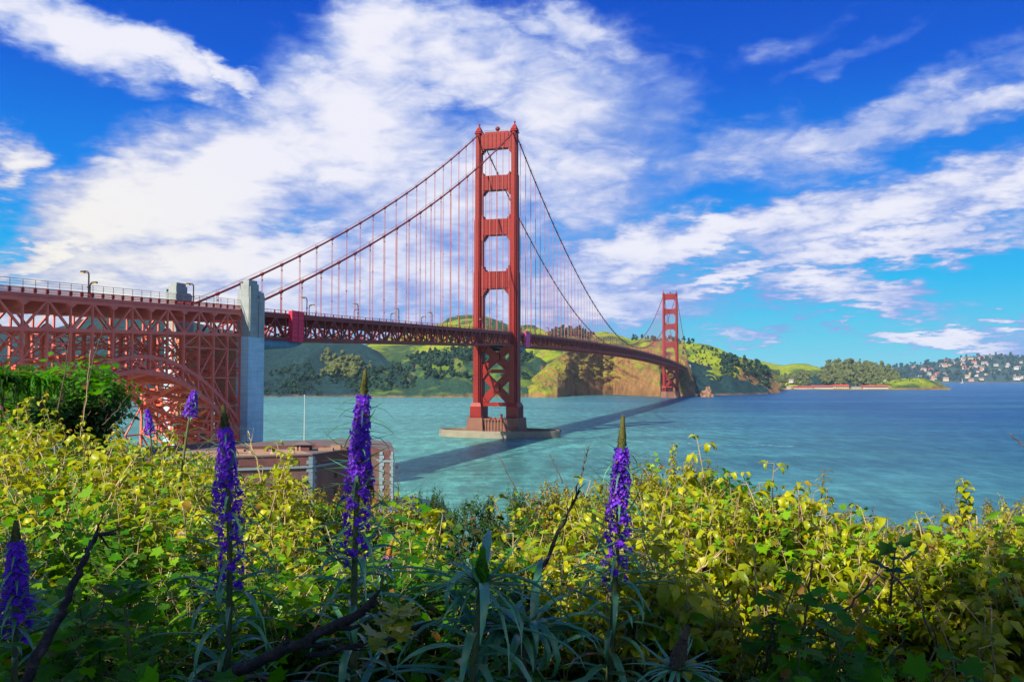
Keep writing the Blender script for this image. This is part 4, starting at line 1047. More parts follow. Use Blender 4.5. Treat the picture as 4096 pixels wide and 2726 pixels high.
for k in range(-1, 30):
    s = -25.8-45.45*6+45.45*k
    if abs(s) < 8: continue
    if s > 1250: break
    where = ('on the arch viaduct' if s < -345 else 'between pylon and south tower' if s < 0 else 'beyond the south tower')
    put_lamp(HW-1.3, s, '%s street lamp from the concrete pylon on the near side of the suspended deck' % (ORD[k] if k >= 0 and k < 20 else 'last') if s > -331 else 'tall street lamp on the near side', False) if s > -331 else None
for s, lab in ((-415.4, 'tall street lamp at the near railing of the viaduct, farthest left of the near side'), (-371.0, 'street lamp at the near railing beside the low concrete block left of the pylon')):
    put_lamp(HW-0.6, s, lab, False)
for k, s in enumerate([-463, -424, -386]):
    put_lamp(-HW+0.6, s, '%s street lamp from the left edge on the far side of the viaduct deck' % ORD[k], True)
for k in range(0, 28):
    s = -298+45.45*k
    if abs(s) < 10: continue
    put_lamp(-HW+1.3, s, '%s street lamp from the concrete pylon on the far side of the suspended deck' % (ORD[k] if k < 20 else 'distant'), True)
# far ordinals beyond twenty share one true label
seen = {}
for o in list(C.objects):
    if o.name.startswith('street_lamp') and o.parent is None:
        if o['label'].startswith(('last', 'distant')):
            o['label'] = 'tiny street lamp on the deck near the north tower, %s side' % ('near' if 'near side' in o['label'] else 'far'); o['group'] = 'tiny lamps near the north tower, ' + o['label'][-9:]
# ------------------------------------------------------------------ brick fort under the pylon
def on_plane(px, py, z):
    x, v = ray(px, py); D = (z-CAM_H)/v
    return Vector((x*D, D, z))
mb = MB(); mb.prism([tuple(B(t, s)[:2]) for t, s in ((-40, -500), (60, -470), (88, -430), (90, -396), (76, -352), (60, -330), (-40, -330))], -4, 4.5)
tag(mb.build('promenade', M['roof_slab']), 'low paved ground around the brick fort', None, None, 'structure')
ZR = 22.0
FA = on_plane(700, 1834, ZR); FB = on_plane(1249, 1816, ZR)
FC = B(73.2, -368, ZR); FD = B(81.3, -378.0, ZR); FE = B(85.0, -377.4, ZR); FF = B(72.5, -352, ZR); FG = B(56, -340, ZR); FH = B(20, -372, ZR); FI = B(4, -420, ZR)
poly = [FA, FB, FC, FD, FE, FF, FG, FH, FI]
cen = sum(poly, Vector())/len(poly)
fort = empty('brick_fort', (cen.x, cen.y, 4.5)); tag(fort, 'low red brick fort with pale stone corners and a flat roof terrace below the pylon', 'fort')
L2 = lambda p, z: Vector((p.x-cen.x, p.y-cen.y, z-4.5))
def ins(p, d):
    q = Vector((cen.x-p.x, cen.y-p.y, 0)).normalized()*d; return p+q
mb = MB(); mb.prism([(p.x-cen.x, p.y-cen.y) for p in poly], -2, ZR-4.5-3.1, top=False); mb.build('wall', M['brick'], fort)
mb = MB(); o2 = [ins(p, -0.06) for p in poly]; mb.prism([(p.x-cen.x, p.y-cen.y) for p in o2], ZR-4.5-3.1, ZR-4.5-0.25, top=False); mb.build('parapet', M['brick_dark'], fort)
mb = MB(); o3 = [ins(p, -0.35) for p in poly]; mb.prism([(p.x-cen.x, p.y-cen.y) for p in o3], ZR-4.5-0.25, ZR-4.5+0.12); mb.build('roof', M['slate'], fort)  # darker colour stands in for the shaded part of the roof
mb = MB(); q1 = ins(FA, 0.4); q2 = ins(FB, 0.4); q3 = on_plane(1185, 1800, ZR); q4 = on_plane(700, 1806, ZR); mb.prism([(p.x-cen.x, p.y-cen.y) for p in (q1, q2, q3, q4)], ZR-4.5+0.12, ZR-4.5+0.2); mb.build('roof_lit_strip', M['roof_slab'], fort)  # warm strip paints the sunlit front of the same roof
mb = MB(); o4 = [ins(p, -0.28) for p in poly]
for i in range(len(poly)): mb.bar(L2(o4[i], ZR-3.25), L2(o4[(i+1) % len(poly)], ZR-3.25), 0.5, 0.55)
mb.build('cornice', M['quoin'], fort)
for P_, nb_, w in ((FB, (FA, FC), 1.5), (FD, (FC, FE), 1.2), (FE, (FD, FF), 0.9)):
    mb = MB()
    for q in nb_:
        d = (q-P_).normalized()
        for k in range(17):
            z = 4.2+1.05*k; wl = w*(1.0 if k % 2 else 0.62); nrm = Vector((d.y, -d.x, 0))
            if nrm.dot(P_-cen) < 0: nrm = -nrm
            c0 = P_+nrm*0.12-d*0.1; c1 = P_+nrm*0.12+d*wl
            mb.bar(L2(c0, z), L2(c1, z), 0.4, 1.0)
    mb.build('quoin', M['quoin'], fort)
def wall_windows(p, q, us, z, w, h, slit=False):
    d = (q-p); L = d.length; d.normalize(); nrm = Vector((d.y, -d.x, 0))
    if nrm.dot((p+q)/2-cen) < 0: nrm = -nrm
    for u in us:
        c = p+d*L*u+nrm*0.02; mb = MB()
        f = MB(); f.bar(L2(c-d*(w/2+0.25), z+h/2+0.18), L2(c+d*(w/2+0.25), z+h/2+0.18), 0.3, 0.32); f.bar(L2(c-d*(w/2+0.25), z-h/2-0.15), L2(c+d*(w/2+0.25), z-h/2-0.15), 0.36, 0.24)
        for sg in (-1, 1): f.bar(L2(c+d*sg*(w/2+0.12), z-h/2-0.2), L2(c+d*sg*(w/2+0.12), z+h/2+0.2), 0.28, 0.26, side=tuple(nrm))
        fr = f.build('window', M['brick_dark'], fort)
        mb.bar(L2(c-d*w/2, z), L2(c+d*w/2, z), 0.16, h); mb.build('opening', M['dark'], fr)  # solid dark bar on the wall face paints a recess's shade
wall_windows(FB, FC, (0.38, 0.62, 0.84), ZR-6.6, 1.1, 1.3)
wall_windows(FB, FC, (0.38, 0.62, 0.84), ZR-11.0, 1.1, 1.3)
wall_windows(FA, FB, (0.40, 0.55, 0.70, 0.80, 0.90, 0.94), ZR-8.6, 0.8, 2.6)
# rear parapet, raised blocks and stair heads on the terrace
ra = on_plane(905, 1797, ZR+0.2); rb = on_plane(1190, 1791, ZR+0.2); rc = on_plane(1262, 1789, ZR+0.2); rd_ = on_plane(1390, 1796, ZR+0.2)
mb = MB(); mb.bar(L2(ra, ZR+0.5), L2(rb, ZR+0.5), 0.9, 1.0); mb.bar(L2(rb, ZR+0.55), L2(rc, ZR+0.55), 0.9, 1.1); mb.bar(L2(rc, ZR+0.4), L2(rd_, ZR+0.4), 0.9, 0.9)
mb.build('rear_parapet', M['brick_dark'], fort)
for (px, py, w, h) in ((1305, 1801, 2.0, 0.8), (1345, 1796, 1.4, 1.3), (1365, 1795, 0.9, 1.0), (950, 1806, 2.0, 0.7), (1035, 1805, 2.4, 0.6)):
    c = L2(on_plane(px, py, ZR+0.1), ZR+0.1); mb = MB(); mb.box(c.x-w, c.x+w, c.y-0.9, c.y+0.9, c.z, c.z+h); mb.build('stair_head', M['roof_slab'], fort)
for px in (1001, 1088, 1157, 1172):
    c = L2(on_plane(px, 1815 if px > 1000 else 1812, ZR+0.1), ZR+0.1); mb = MB(); mb.taper((c.x-0.45, c.x+0.45, c.y-0.45, c.y+0.45), c.z, (c.x-0.28, c.x+0.28, c.y-0.28, c.y+0.28), c.z+0.7)
    mb.tube([(c.x, c.y, c.z+0.7), (c.x, c.y, c.z+(1.9 if px in (1088, 1157) else 1.2))], 0.16, 6); mb.build('vent_post', M['tan'], fort)
c = L2(on_plane(1216, 1800, ZR+0.1), ZR+0.1); hut = MB(); hut.box(c.x-1.9, c.x+1.9, c.y-1.9, c.y+1.9, c.z, c.z+1.7); hb = hut.build('lookout_hut', M['brick_dark'], fort)
hr = MB(); hr.add([(c.x-2.9, c.y-2.6, c.z+1.7), (c.x+2.9, c.y-2.6, c.z+1.7), (c.x+2.9, c.y+2.6, c.z+1.7), (c.x-2.9, c.y+2.6, c.z+1.7), (c.x, c.y, c.z+2.8)], [(0, 1, 4), (1, 2, 4), (2, 3, 4), (3, 0, 4), (3, 2, 1, 0)]); hr.build('roof', M['slate'], hb)
hp = MB(); hp.box(c.x-2.05, c.x-1.55, c.y-2.05, c.y-1.55, c.z, c.z+1.7); hp.box(c.x-0.9, c.x-0.5, c.y-2.05, c.y-1.8, c.z, c.z+1.7); hp.build('door_post', M['tan'], hb)
fp = empty('flagpole', (cen.x+c.x, cen.y+c.y, c.z+4.5+2.6)); tag(fp, 'thin white flagpole without a flag, standing on the fort roof', 'flagpole')
mb = MB(); mb.tube([(0, 0, 0), (0, 0, 12.6)], [0.11, 0.06], 6); mb.build('pole', M['white'], fp); mb = MB(); mb.tube([(0, 0, 12.6), (0, 0, 12.95)], 0.16, 6); mb.build('finial', M['white'], fp)
# parked car by the fort
cp = on_plane(1562, 2048, 4.55); car = empty('parked_car', tuple(cp), R(12)); tag(car, 'small blue car parked at the foot of the fort', 'car')
mb = MB(); prof = [(-2.1, 0.35), (2.1, 0.35), (2.15, 0.75), (1.3, 0.95), (0.7, 1.4), (-1.2, 1.42), (-1.95, 0.95), (-2.15, 0.8)]
n = len(prof); vs = [(x, -0.85, z) for x, z in prof]+[(x, 0.85, z) for x, z in prof]
mb.add(vs, [tuple(range(n)), tuple(range(2*n-1, n-1, -1))]+[(k, n+k, n+(k+1) % n, (k+1) % n) for k in range(n)]); mb.build('body', M['blue_car'], car)
mb = MB(); mb.box(-1.1, 0.75, -0.87, 0.87, 0.98, 1.3); mb.build('window', M['glass'], car)
for x in (-1.35, 1.35):
    for y in (-0.85, 0.85):
        mb = MB(); mb.tube([(x, y-0.1, 0.33), (x, y+0.1, 0.33)], 0.33, 14); mb.build('wheel', M['rubber'], car)

# ------------------------------------------------------------------ the bluff we stand on
def tab(T):
    T = np.array(T, float); return lambda x, k: np.interp(x, T[:, 0], T[:, k])
SIL = tab([(-1500, 1690, 10), (-200, 1705, 10), (100, 1715, 10), (300, 1722, 10), (450, 1732, 9.5), (600, 1760, 9), (750, 1810, 8.5), (850, 1850, 8), (1000, 1940, 8), (1150, 1975, 8),
           (1300, 1985, 8), (1500, 1990, 8), (1650, 1980, 8), (1800, 1975, 8), (2000, 1965, 8), (2200, 1935, 8), (2350, 1950, 8.5), (2550, 1905, 9), (2650, 1880, 9), (2800, 1885, 9), (2900, 1930, 9),
           (3000, 1985, 8.5), (3200, 2030, 8), (3400, 2085, 8), (3600, 2115, 8), (3750, 2100, 8), (3850, 2060, 8), (4000, 2050, 8), (4200, 2040, 8), (5500, 2040, 8)])
def canopy(x, y):
    """height of the plant cover"""
    y = max(y, 0.6); px = 2048+FPX*x/y
    sy, Dc = float(SIL(px, 1)), float(SIL(px, 2)); drop = -ray(px, sy)[1]*Dc
    t = (y-2.0)/(Dc-2.0)
    d = 1.0+(drop-1.0)*t if t < 1 else drop+0.55*(y-Dc)
    n = mnoise.fractal(Vector((x*0.9, y*0.9, 1.7)), 0.8, 2.0, 3)
    n2 = mnoise.noise(Vector((x*2.3, y*2.3, 4.1)))
    return CAM_H-max(0.55 if y < 4 else -9, d)+(0.38*n+0.19*n2)*(1 if t < 0.8 else 0.45)
def ground(x, y):
    if y < 1.5: z = canopy(x, 1.5)-0.8
    else: z = canopy(x, y)-0.85-0.35*min(1, max(0, (y-3)/4))
    if y > 10: z = min(z, 40.4-0.75*(y-10))
    return z
gx = np.concatenate([np.linspace(-60, -12, 14), np.linspace(-11, 11, 67), np.linspace(12, 60, 14)]); gy = np.concatenate([np.linspace(-12, 1, 6), np.linspace(1.5, 14, 45), np.linspace(16, 62, 20)])
V = np.array([(x, y, ground(max(-14, min(14, x)), y)) for y in gy for x in gx]); n = len(gx)
F = np.array([(j*n+i, j*n+i+1, (j+1)*n+i+1, (j+1)*n+i) for j in range(len(gy)-1) for i in range(n-1)])
m, t, out = mat('bluff_soil'); p = worldco(t); c = t.ramp(t.noise(p, 3.0, 6, 0.7), [(0.3, (0.012, 0.013, 0.006)), (0.55, (0.035, 0.03, 0.014)), (0.75, (0.05, 0.06, 0.018))])
b = principled(t, c, 0.95, spec=0.1, bump=t.noise(p, 14, 5, 0.7), bstr=0.8, bdist=0.05); t.l.new(b.outputs[0], out.inputs[0]); M['soil'] = m
tag(np_mesh('bluff', V, [F], m, smooth=True), 'dark soil of the bluff under the plants', None, None, 'structure')

# ------------------------------------------------------------------ leaves
def leaf_mat(name, top, dark, trans, tfac=0.5, rough=0.45, spec=0.4, veins=True):
    m, t, out = mat(name)
    g = t.n.new('ShaderNodeNewGeometry'); rnd_ = g.outputs['Random Per Island']; p = g.outputs['Position']
    n = t.noise(p, 9.0, 4, 0.6)
    f = t.m('ADD', t.m('MULTIPLY', rnd_, 0.7), t.m('MULTIPLY', n, 0.3))
    c = t.mix(f, dark, top)
    odd = t.smooth(rnd_, 0.955, 0.985); c = t.mix(odd, c, (0.20, 0.09, 0.02, 1))
    b = principled(t, c, rough, spec=spec, bump=t.noise(p, 120.0, 3, 0.6), bstr=0.25, bdist=0.004)
    tr = t.n.new('ShaderNodeBsdfTranslucent'); t.put(tr.inputs[0], t.mix(f, tuple(k*0.55 for k in trans[:3])+(1,), trans))
    mx = t.n.new('ShaderNodeMixShader'); mx.inputs[0].default_value = tfac
    t.l.new(b.outputs[0], mx.inputs[1]); t.l.new(tr.outputs[0], mx.inputs[2]); t.l.new(mx.outputs[0], out.inputs[0]); M[name] = m
leaf_mat('leaf_yellow', (0.47, 0.46, 0.005, 1), (0.07, 0.155, 0.003, 1), (0.62, 0.58, 0.006, 1), 0.38, 0.34, 0.3)
leaf_mat('leaf_lime', (0.22, 0.43, 0.005, 1), (0.035, 0.14, 0.003, 1), (0.32, 0.60, 0.005, 1), 0.4, 0.36, 0.3)
leaf_mat('leaf_olive', (0.38, 0.31, 0.006, 1), (0.05, 0.06, 0.004, 1), (0.48, 0.37, 0.006, 1), 0.35, 0.34, 0.3)
leaf_mat('leaf_green', (0.065, 0.25, 0.003, 1), (0.010, 0.065, 0.002, 1), (0.16, 0.52, 0.003, 1), 0.42, 0.5, 0.15)
leaf_mat('leaf_deep', (0.03, 0.10, 0.006, 1), (0.010, 0.035, 0.003, 1), (0.05, 0.2, 0.006, 1), 0.35, 0.5, 0.15)
leaf_mat('leaf_blue', (0.15, 0.40, 0.20, 1), (0.035, 0.17, 0.05, 1), (0.14, 0.44, 0.11, 1), 0.3, 0.28, 0.8)
leaf_mat('bud_olive', (0.14, 0.13, 0.035, 1), (0.04, 0.055, 0.014, 1), (0.2, 0.18, 0.04, 1), 0.2, 0.7, 0.2)
leaf_mat('dry_leaf', (0.13, 0.095, 0.06, 1), (0.05, 0.04, 0.03, 1), (0.12, 0.09, 0.05, 1), 0.2, 0.8, 0.2)
leaf_mat('petal', (0.36, 0.065, 0.86, 1), (0.07, 0.025, 0.55, 1), (0.40, 0.06, 0.95, 1), 0.4, 0.55, 0.3)
leaf_mat('petal_pink', (0.45, 0.2, 0.6, 1), (0.35, 0.15, 0.45, 1), (0.5, 0.25, 0.6, 1), 0.4, 0.55, 0.3)
leaf_mat('leaf_orange', (0.5, 0.22, 0.03, 1), (0.4, 0.2, 0.03, 1), (0.6, 0.3, 0.03, 1), 0.4, 0.55, 0.3)
M['stem'] = paint('stem_green', (0.10, 0.12, 0.045), 0.15, 0.6, 8)
M['stem_pale'] = paint('stem_pale', (0.34, 0.26, 0.13), 0.2, 0.7, 8)
M['twig'] = paint('twig', (0.10, 0.065, 0.045), 0.2, 0.8, 8)
m, t, out = mat('dead_wood'); p = worldco(t)
n1 = t.noise(p, 26, 7, 0.7); n2 = t.noise(p, 140, 4, 0.6)
b = principled(t, t.ramp(n1, [(0.3, (0.008, 0.007, 0.007)), (0.55, (0.035, 0.03, 0.028)), (0.72, (0.11, 0.10, 0.10))]), 0.8, spec=0.3, bump=t.m('ADD', n1, t.m('MULTIPLY', n2, 0.4)), bstr=1.0, bdist=0.02)
t.l.new(b.outputs[0], out.inputs[0]); M['log'] = m
M['spike_core'] = paint('spike_core', (0.07, 0.03, 0.16), 0.2, 0.8, 20)
class LB:
    """collects leaves (triangles and quads) with a material index"""
    def __init__(s): s.V = []; s.T = []; s.Q = []; s.n = 0; s.tm = []; s.qm = []
    def leaf(s, base, d, up, L, W, droop=0.25, fold=0.22, mi=0, seg=3, prof=None):
        d = d.normalized(); side = d.cross(up)
        if side.length < 1e-4: side = d.cross(Vector((1, 0, 0)))
        side.normalize(); nrm = side.cross(d).normalized()
        o = s.n; pr = prof or (0.0, 0.85, 1.0, 0.55, 0.0)[:seg+1] if seg == 4 else (prof or (0.0, 1.0, 0.78, 0.0))
        k = len(pr)-1; ids = []
        ang = 0.0; p = Vector(base); dd = d.copy(); nn = nrm.copy()
        for i in range(k+1):
            if i:
                st = L/k
                rot = Matrix.Rotation(-droop*(0.6+i*0.5)/k*1.6, 3, side); dd = rot @ dd; nn = rot @ nn
                p = p+dd*st
            w = pr[i]*W/2
            if w < 1e-6: s.V.append(p[:]); ids.append((s.n,)); s.n += 1
            else:
                s.V.append((p-side*w+nn*w*fold*2)[:]); s.V.append(p[:]); s.V.append((p+side*w+nn*w*fold*2)[:]); ids.append((s.n, s.n+1, s.n+2)); s.n += 3
        for i in range(k):
            a, b = ids[i], ids[i+1]
            if len(a) == 1 and len(b) == 3: s.T += [(a[0], b[1], b[0]), (a[0], b[2], b[1])]; s.tm += [mi, mi]
            elif len(a) == 3 and len(b) == 3: s.Q += [(a[0], a[1], b[1], b[0]), (a[1], a[2], b[2], b[1])]; s.qm += [mi, mi]
            elif len(a) == 3: s.T += [(a[0], a[1], b[0]), (a[1], a[2], b[0])]; s.tm += [mi, mi]
    def lobed(s, base, d, up, L, mi=0, rs=random):
        d = d.normalized(); side = d.cross(up).normalized(); nrm = side.cross(d).normalized(); o = s.n
        out_ = [(0, 0), (-0.30, -0.12), (-0.55, 0.12), (-0.40, 0.30), (-0.58, 0.62), (-0.27, 0.60), (0, 1.0), (0.27, 0.60), (0.58, 0.62), (0.40, 0.30), (0.55, 0.12), (0.30, -0.12)]
        c = Vector(base)+d*L*0.35; s.V.append((c-nrm*L*0.06)[:])
        for x, y in out_:
            dr = 0.12*(x*x+(y-0.3)**2)*(1 if rs.random() < 0.6 else -0.6)
            s.V.append((Vector(base)+side*x*L+d*y*L-nrm*dr*L*1.6)[:])
        n = len(out_)
        for k in range(n): s.T.append((o, o+1+k, o+1+(k+1) % n)); s.tm.append(mi)
        s.n += n+1
    def tube(s, pts, r, mi=0, n=4):
        m_ = MB(); m_.tube(pts, r, n, cap=False); o = s.n
        s.V += m_.v; s.n += len(m_.v); s.Q += [tuple(i+o for i in f) for f in m_.f]; s.qm += [mi]*len(m_.f)
    def arrays(s):
        return np.array(s.V, float).reshape(-1, 3), np.array(s.T, int).reshape(-1, 3), np.array(s.Q, int).reshape(-1, 4), np.array(s.tm, int), np.array(s.qm, int)
    def build(s, name, mats, parent=None, smooth=True):
        V, T, Q, tm, qm = s.arrays(); return np_mesh(name, V, [a for a in (T, Q) if len(a)], mats, np.concatenate([a for a, b in ((tm, T), (qm, Q)) if len(b)]), smooth, parent)
def rv(rs, k=1.0): return Vector((rs.uniform(-k, k), rs.uniform(-k, k), rs.uniform(-k, k)))
def sprig_path(rs, L, bend=0.35, n=5):
    d = Vector((rs.uniform(-.3, .3), rs.uniform(-.3, .3), 1)).normalized(); p = Vector((0, 0, 0)); pts = [p.copy()]; b = rv(rs, bend); b.z = -abs(b.z)*0.6
    for i in range(n): d = (d+b/n).normalized(); p = p+d*L/n; pts.append(p.copy())
    return pts
def sp_bramble(rs, L=0.42, ls=0.064):
    lb = LB(); pts = sprig_path(rs, L); lb.tube(pts, [0.005, .0045, .004, .0035, .003, .002], 1, 3)
    a = rs.uniform(0, 6.28)
    for i in range(9):
        u = 0.12+0.88*i/8; j = min(4, int(u*5)); f = u*5-j; p = pts[j].lerp(pts[min(5, j+1)], f); a += 2.4
        out_ = Vector((math.cos(a), math.sin(a), rs.uniform(-0.05, 0.6))); s = ls*rs.uniform(0.65, 1.15)*(1.0-0.35*(i == 8))
        q = p+out_.normalized()*s*rs.uniform(0.5, 0.9); lb.tube([p, q], [0.0018, 0.0013], 1, 3)
        sd = out_.cross(Vector((0, 0, 1))).normalized()
        for dd, k in ((out_, 1.0), (out_*0.35+sd, 0.8), (out_*0.35-sd, 0.8)):
            lb.leaf(q, dd+rv(rs, .25), Vector((0, 0, 1))+rv(rs, .35), s*k*1.3, s*k*rs.uniform(.5, .75), rs.uniform(.1, 1.0), rs.uniform(.1, .4), 0)
    return lb
def sp_narrow(rs, L=0.34, ls=0.075):
    lb = LB(); pts = sprig_path(rs, L, 0.25); lb.tube(pts, [0.005, .0045, .004, .0035, .003, .002], 1, 3)
    a = rs.uniform(0, 6.28)
    for i in range(22):
        u = 0.18+0.82*(i/21)**0.75; j = min(4, int(u*5)); f = u*5-j; p = pts[j].lerp(pts[min(5, j+1)], f); a += 2.4
        tip = u > 0.85
        out_ = Vector((math.cos(a), math.sin(a), rs.uniform(0.0, 0.5) if not tip else rs.uniform(0.5, 1.4))); s = ls*rs.uniform(0.7, 1.1)*(0.55 if tip else 1)
        lb.leaf(p, out_, Vector((0, 0, 1))+rv(rs, .2), s, s*0.30, rs.uniform(.4, 1.1) if not tip else 0.2, 0.2, 0)
    return lb
def sp_lobed(rs, L=0.40, ls=0.075):
    lb = LB(); pts = sprig_path(rs, L, 0.6); lb.tube(pts, [0.005, .0045, .004, .0035, .003, .002], 1, 3)
    a = rs.uniform(0, 6.28)
    for i in range(11):
        u = 0.1+0.9*i/10; j = min(4, int(u*5)); f = u*5-j; p = pts[j].lerp(pts[min(5, j+1)], f); a += 2.4
        out_ = Vector((math.cos(a), math.sin(a), rs.uniform(-0.1, 0.5))); s = ls*rs.uniform(0.6, 1.2)*(1-0.3*(i > 8))
        q = p+out_.normalized()*s*0.8; lb.tube([p, q], [0.0018, 0.0013], 1, 3)
        lb.lobed(q, out_+rv(rs, .3)+Vector((0, 0, -0.2)), Vector((0, 0, 1))+rv(rs, .5), s*1.05, 0, rs)
    return lb
def templates(fn, n, seed, **kw):
    rs = random.Random(seed); return [fn(rs, **kw).arrays() for _ in range(n)]
T_BR = templates(sp_bramble, 8, 1); T_NA = templates(sp_narrow, 8, 2); T_LO = templates(sp_lobed, 8, 3)
def scatter(tmpl, pos, scale, tilt, rs, bias=None):
    """copies of the sprig templates at pos; returns arrays"""
    N = len(pos); which = rs.randint(0, len(tmpl), N); Vs = []; Ts = []; Qs = []; tms = []; qms = []; o = 0
    rz = rs.rand(N)*2*PI; ax = rs.rand(N)*2*PI; tl = np.abs(rs.randn(N))*tilt
    for k, (V, T, Q, tm, qm) in enumerate(tmpl):
        idx = np.where(which == k)[0]
        if not len(idx): continue
        c, s = np.cos(rz[idx]), np.sin(rz[idx]); z0 = np.zeros_like(c); o1 = np.ones_like(c)
        Rz = np.stack([np.stack([c, -s, z0], -1), np.stack([s, c, z0], -1), np.stack([z0, z0, o1], -1)], 1)
        u = np.stack([np.cos(ax[idx]), np.sin(ax[idx]), z0], -1); th = tl[idx]
        if bias is not None:
            u = u*0.6+bias[idx]; u /= np.linalg.norm(u, axis=1)[:, None]+1e-9
        ct, st = np.cos(th), np.sin(th)
        K = np.zeros((len(idx), 3, 3)); K[:, 0, 1] = -u[:, 2]; K[:, 0, 2] = u[:, 1]; K[:, 1, 0] = u[:, 2]; K[:, 1, 2] = -u[:, 0]; K[:, 2, 0] = -u[:, 1]; K[:, 2, 1] = u[:, 0]
        Rt = np.eye(3)[None]+st[:, None, None]*K+(1-ct)[:, None, None]*(K@K)
        Rm = Rt@Rz
        W = np.einsum('nij,vj->nvi', Rm, V)*scale[idx][:, None, None]+pos[idx][:, None, :]
        off = o+np.arange(len(idx))*len(V)
        Vs.append(W.reshape(-1, 3)); Ts.append((T[None]+off[:, None, None]).reshape(-1, 3)); Qs.append((Q[None]+off[:, None, None]).reshape(-1, 4))
        tms.append(np.tile(tm, len(idx))); qms.append(np.tile(qm, len(idx))); o += len(idx)*len(V)
    return np.concatenate(Vs), np.concatenate(Ts), np.concatenate(Qs), np.concatenate(tms), np.concatenate(qms)
def leafy(name, tmpl, pos, scale, tilt, seed, mats, parent=None, bias=None):
    rs = np.random.RandomState(seed); V, T, Q, tm, qm = scatter(tmpl, np.asarray(pos, float), np.asarray(scale, float), tilt, rs, bias)
    return np_mesh(name, V, [T, Q], mats, np.concatenate([tm, qm]), True, parent)
def thicket(name, label, tmpl, n, px, ylo, yhi, sc, mats, seed, test=None, lift=0.0, under=0.55, tilt=0.6):
    rs = np.random.RandomState(seed); pos = []; scl = []; k = 0
    while len(pos) < n and k < n*30:
        k += 1
        a = px[0]+(px[1]-px[0])*rs.rand(); q = rs.rand()
        Dc = float(SIL(a, 2)); hi = min(yhi, Dc+0.9)
        if hi <= ylo: continue
        y = 1/(1/hi+(1/ylo-1/hi)*q) if rs.rand() < 0.5 else ylo+(hi-ylo)*rs.rand()
        x = (a-2048)/FPX*y
        z = canopy(x, y)
        if test and not test(a, y, rs): continue
        s = rs.uniform(*sc)
        pos.append((x, y, z-0.30*s-under*rs.rand()**1.6+lift)); scl.append(s)
    o = leafy(name, tmpl, pos, scl, tilt, seed, mats); tag(o, label, 'plants', None, 'stuff'); return o
thicket('bramble_undergrowth', 'bright yellow green bramble tangle filling the upper left bank', T_BR, 740, (-500, 1750), 4.6, 11, (0.75, 1.25), [M['leaf_yellow'], M['stem_pale']], 21, lambda a, y, rs: (a < 1050 or rs.rand() < 0.25) and mnoise.noise(Vector((a/FPX*y*1.0, y*1.2, 3.7))) > -0.06)
thicket('bramble_undergrowth', 'bright yellow green bramble tangle filling the right bank', T_BR, 850, (2000, 4500), 3.3, 10.5, (0.6, 1.25), [M['leaf_yellow'], M['stem_pale']], 22, lambda a, y, rs: (a > 2250 or rs.rand() < 0.5) and (y < 6.6 or rs.rand() < 0.3) and mnoise.noise(Vector((a/FPX*y*1.1, y*1.1, 7.7))) > 0.10)
thicket('bramble_undergrowth', 'lime green lobed leaves scattered through the right bank', T_LO, 520, (2000, 4500), 3.0, 9.5, (0.55, 1.0), [M['leaf_lime'], M['stem_pale']], 27, lambda a, y, rs: (a > 2250 or rs.rand() < 0.5) and (y < 6.4 or rs.rand() < 0.25) and mnoise.noise(Vector((a/FPX*y*1.1, y*1.1, 7.7))) > 0.03, 0.06, 0.4)
thicket('bramble_undergrowth', 'olive pointed leaves scattered through the right bank', T_NA, 620, (2100, 4500), 3.6, 10, (0.7, 1.3), [M['leaf_yellow'], M['stem_pale']], 28, lambda a, y, rs: (y < 6.4 or rs.rand() < 0.4) and mnoise.noise(Vector((a/FPX*y*1.1, y*1.1, 7.7))) > 0.03, 0.05, 0.4)
thicket('bramble_undergrowth', 'lime green lobed leaves scattered through the left bank', T_LO, 560, (-500, 1700), 4.0, 10.5, (0.6, 1.1), [M['leaf_lime'], M['stem_pale']], 29, lambda a, y, rs: a < 1050 or rs.rand() < 0.5, 0.05, 0.4)
thicket('ground_cover', 'dark green creeper with lobed leaves covering the lower left bank', T_LO, 760, (-500, 2100), 2.0, 6.0, (0.7, 1.2), [M['leaf_green'], M['stem']], 23, lambda a, y, rs: y > 3.7 or y < 2.55 or min(abs(a-885), abs(a-1450)) > 330 or rs.rand() < 0.12)
thicket('ground_cover', 'dark green creeper with lobed leaves along the lower right edge', T_LO, 420, (1900, 4500), 2.0, 3.5, (0.8, 1.25), [M['leaf_green'], M['stem']], 24)
thicket('undergrowth', 'deep green undergrowth in the hollow between the flower spikes', T_LO, 650, (900, 2400), 3.6, 9, (0.8, 1.2), [M['leaf_deep'], M['twig']], 25, None, -0.12)
thicket('bramble_undergrowth', 'taller yellow bramble shoots standing above the right bank', T_BR, 130, (2250, 4500), 3.4, 8.5, (1.0, 1.45), [M['leaf_yellow'], M['stem_pale']], 33, lambda a, y, rs: y < 7 and mnoise.noise(Vector((a/300, y, 1.1))) > 0, 0.12, 0.12, 0.3)
thicket('bramble_undergrowth', 'taller yellow bramble shoots standing above the left bank', T_BR, 110, (-500, 1250), 5.0, 10.0, (1.0, 1.5), [M['leaf_yellow'], M['stem_pale']], 34, None, 0.14, 0.12, 0.3)
thicket('undergrowth', 'deep green undergrowth in the gaps of the right bank', T_NA, 500, (2100, 4500), 3.2, 9.5, (0.9, 1.4), [M['leaf_deep'], M['twig']], 30, None, -0.1)  # dark leaves fill the holes as painted shade between brighter ones
thicket('undergrowth', 'deep olive undergrowth below the right bank shrubs', T_NA, 800, (2200, 4500), 4.5, 10, (0.9, 1.5), [M['leaf_olive'], M['twig']], 26, None, 0.02)

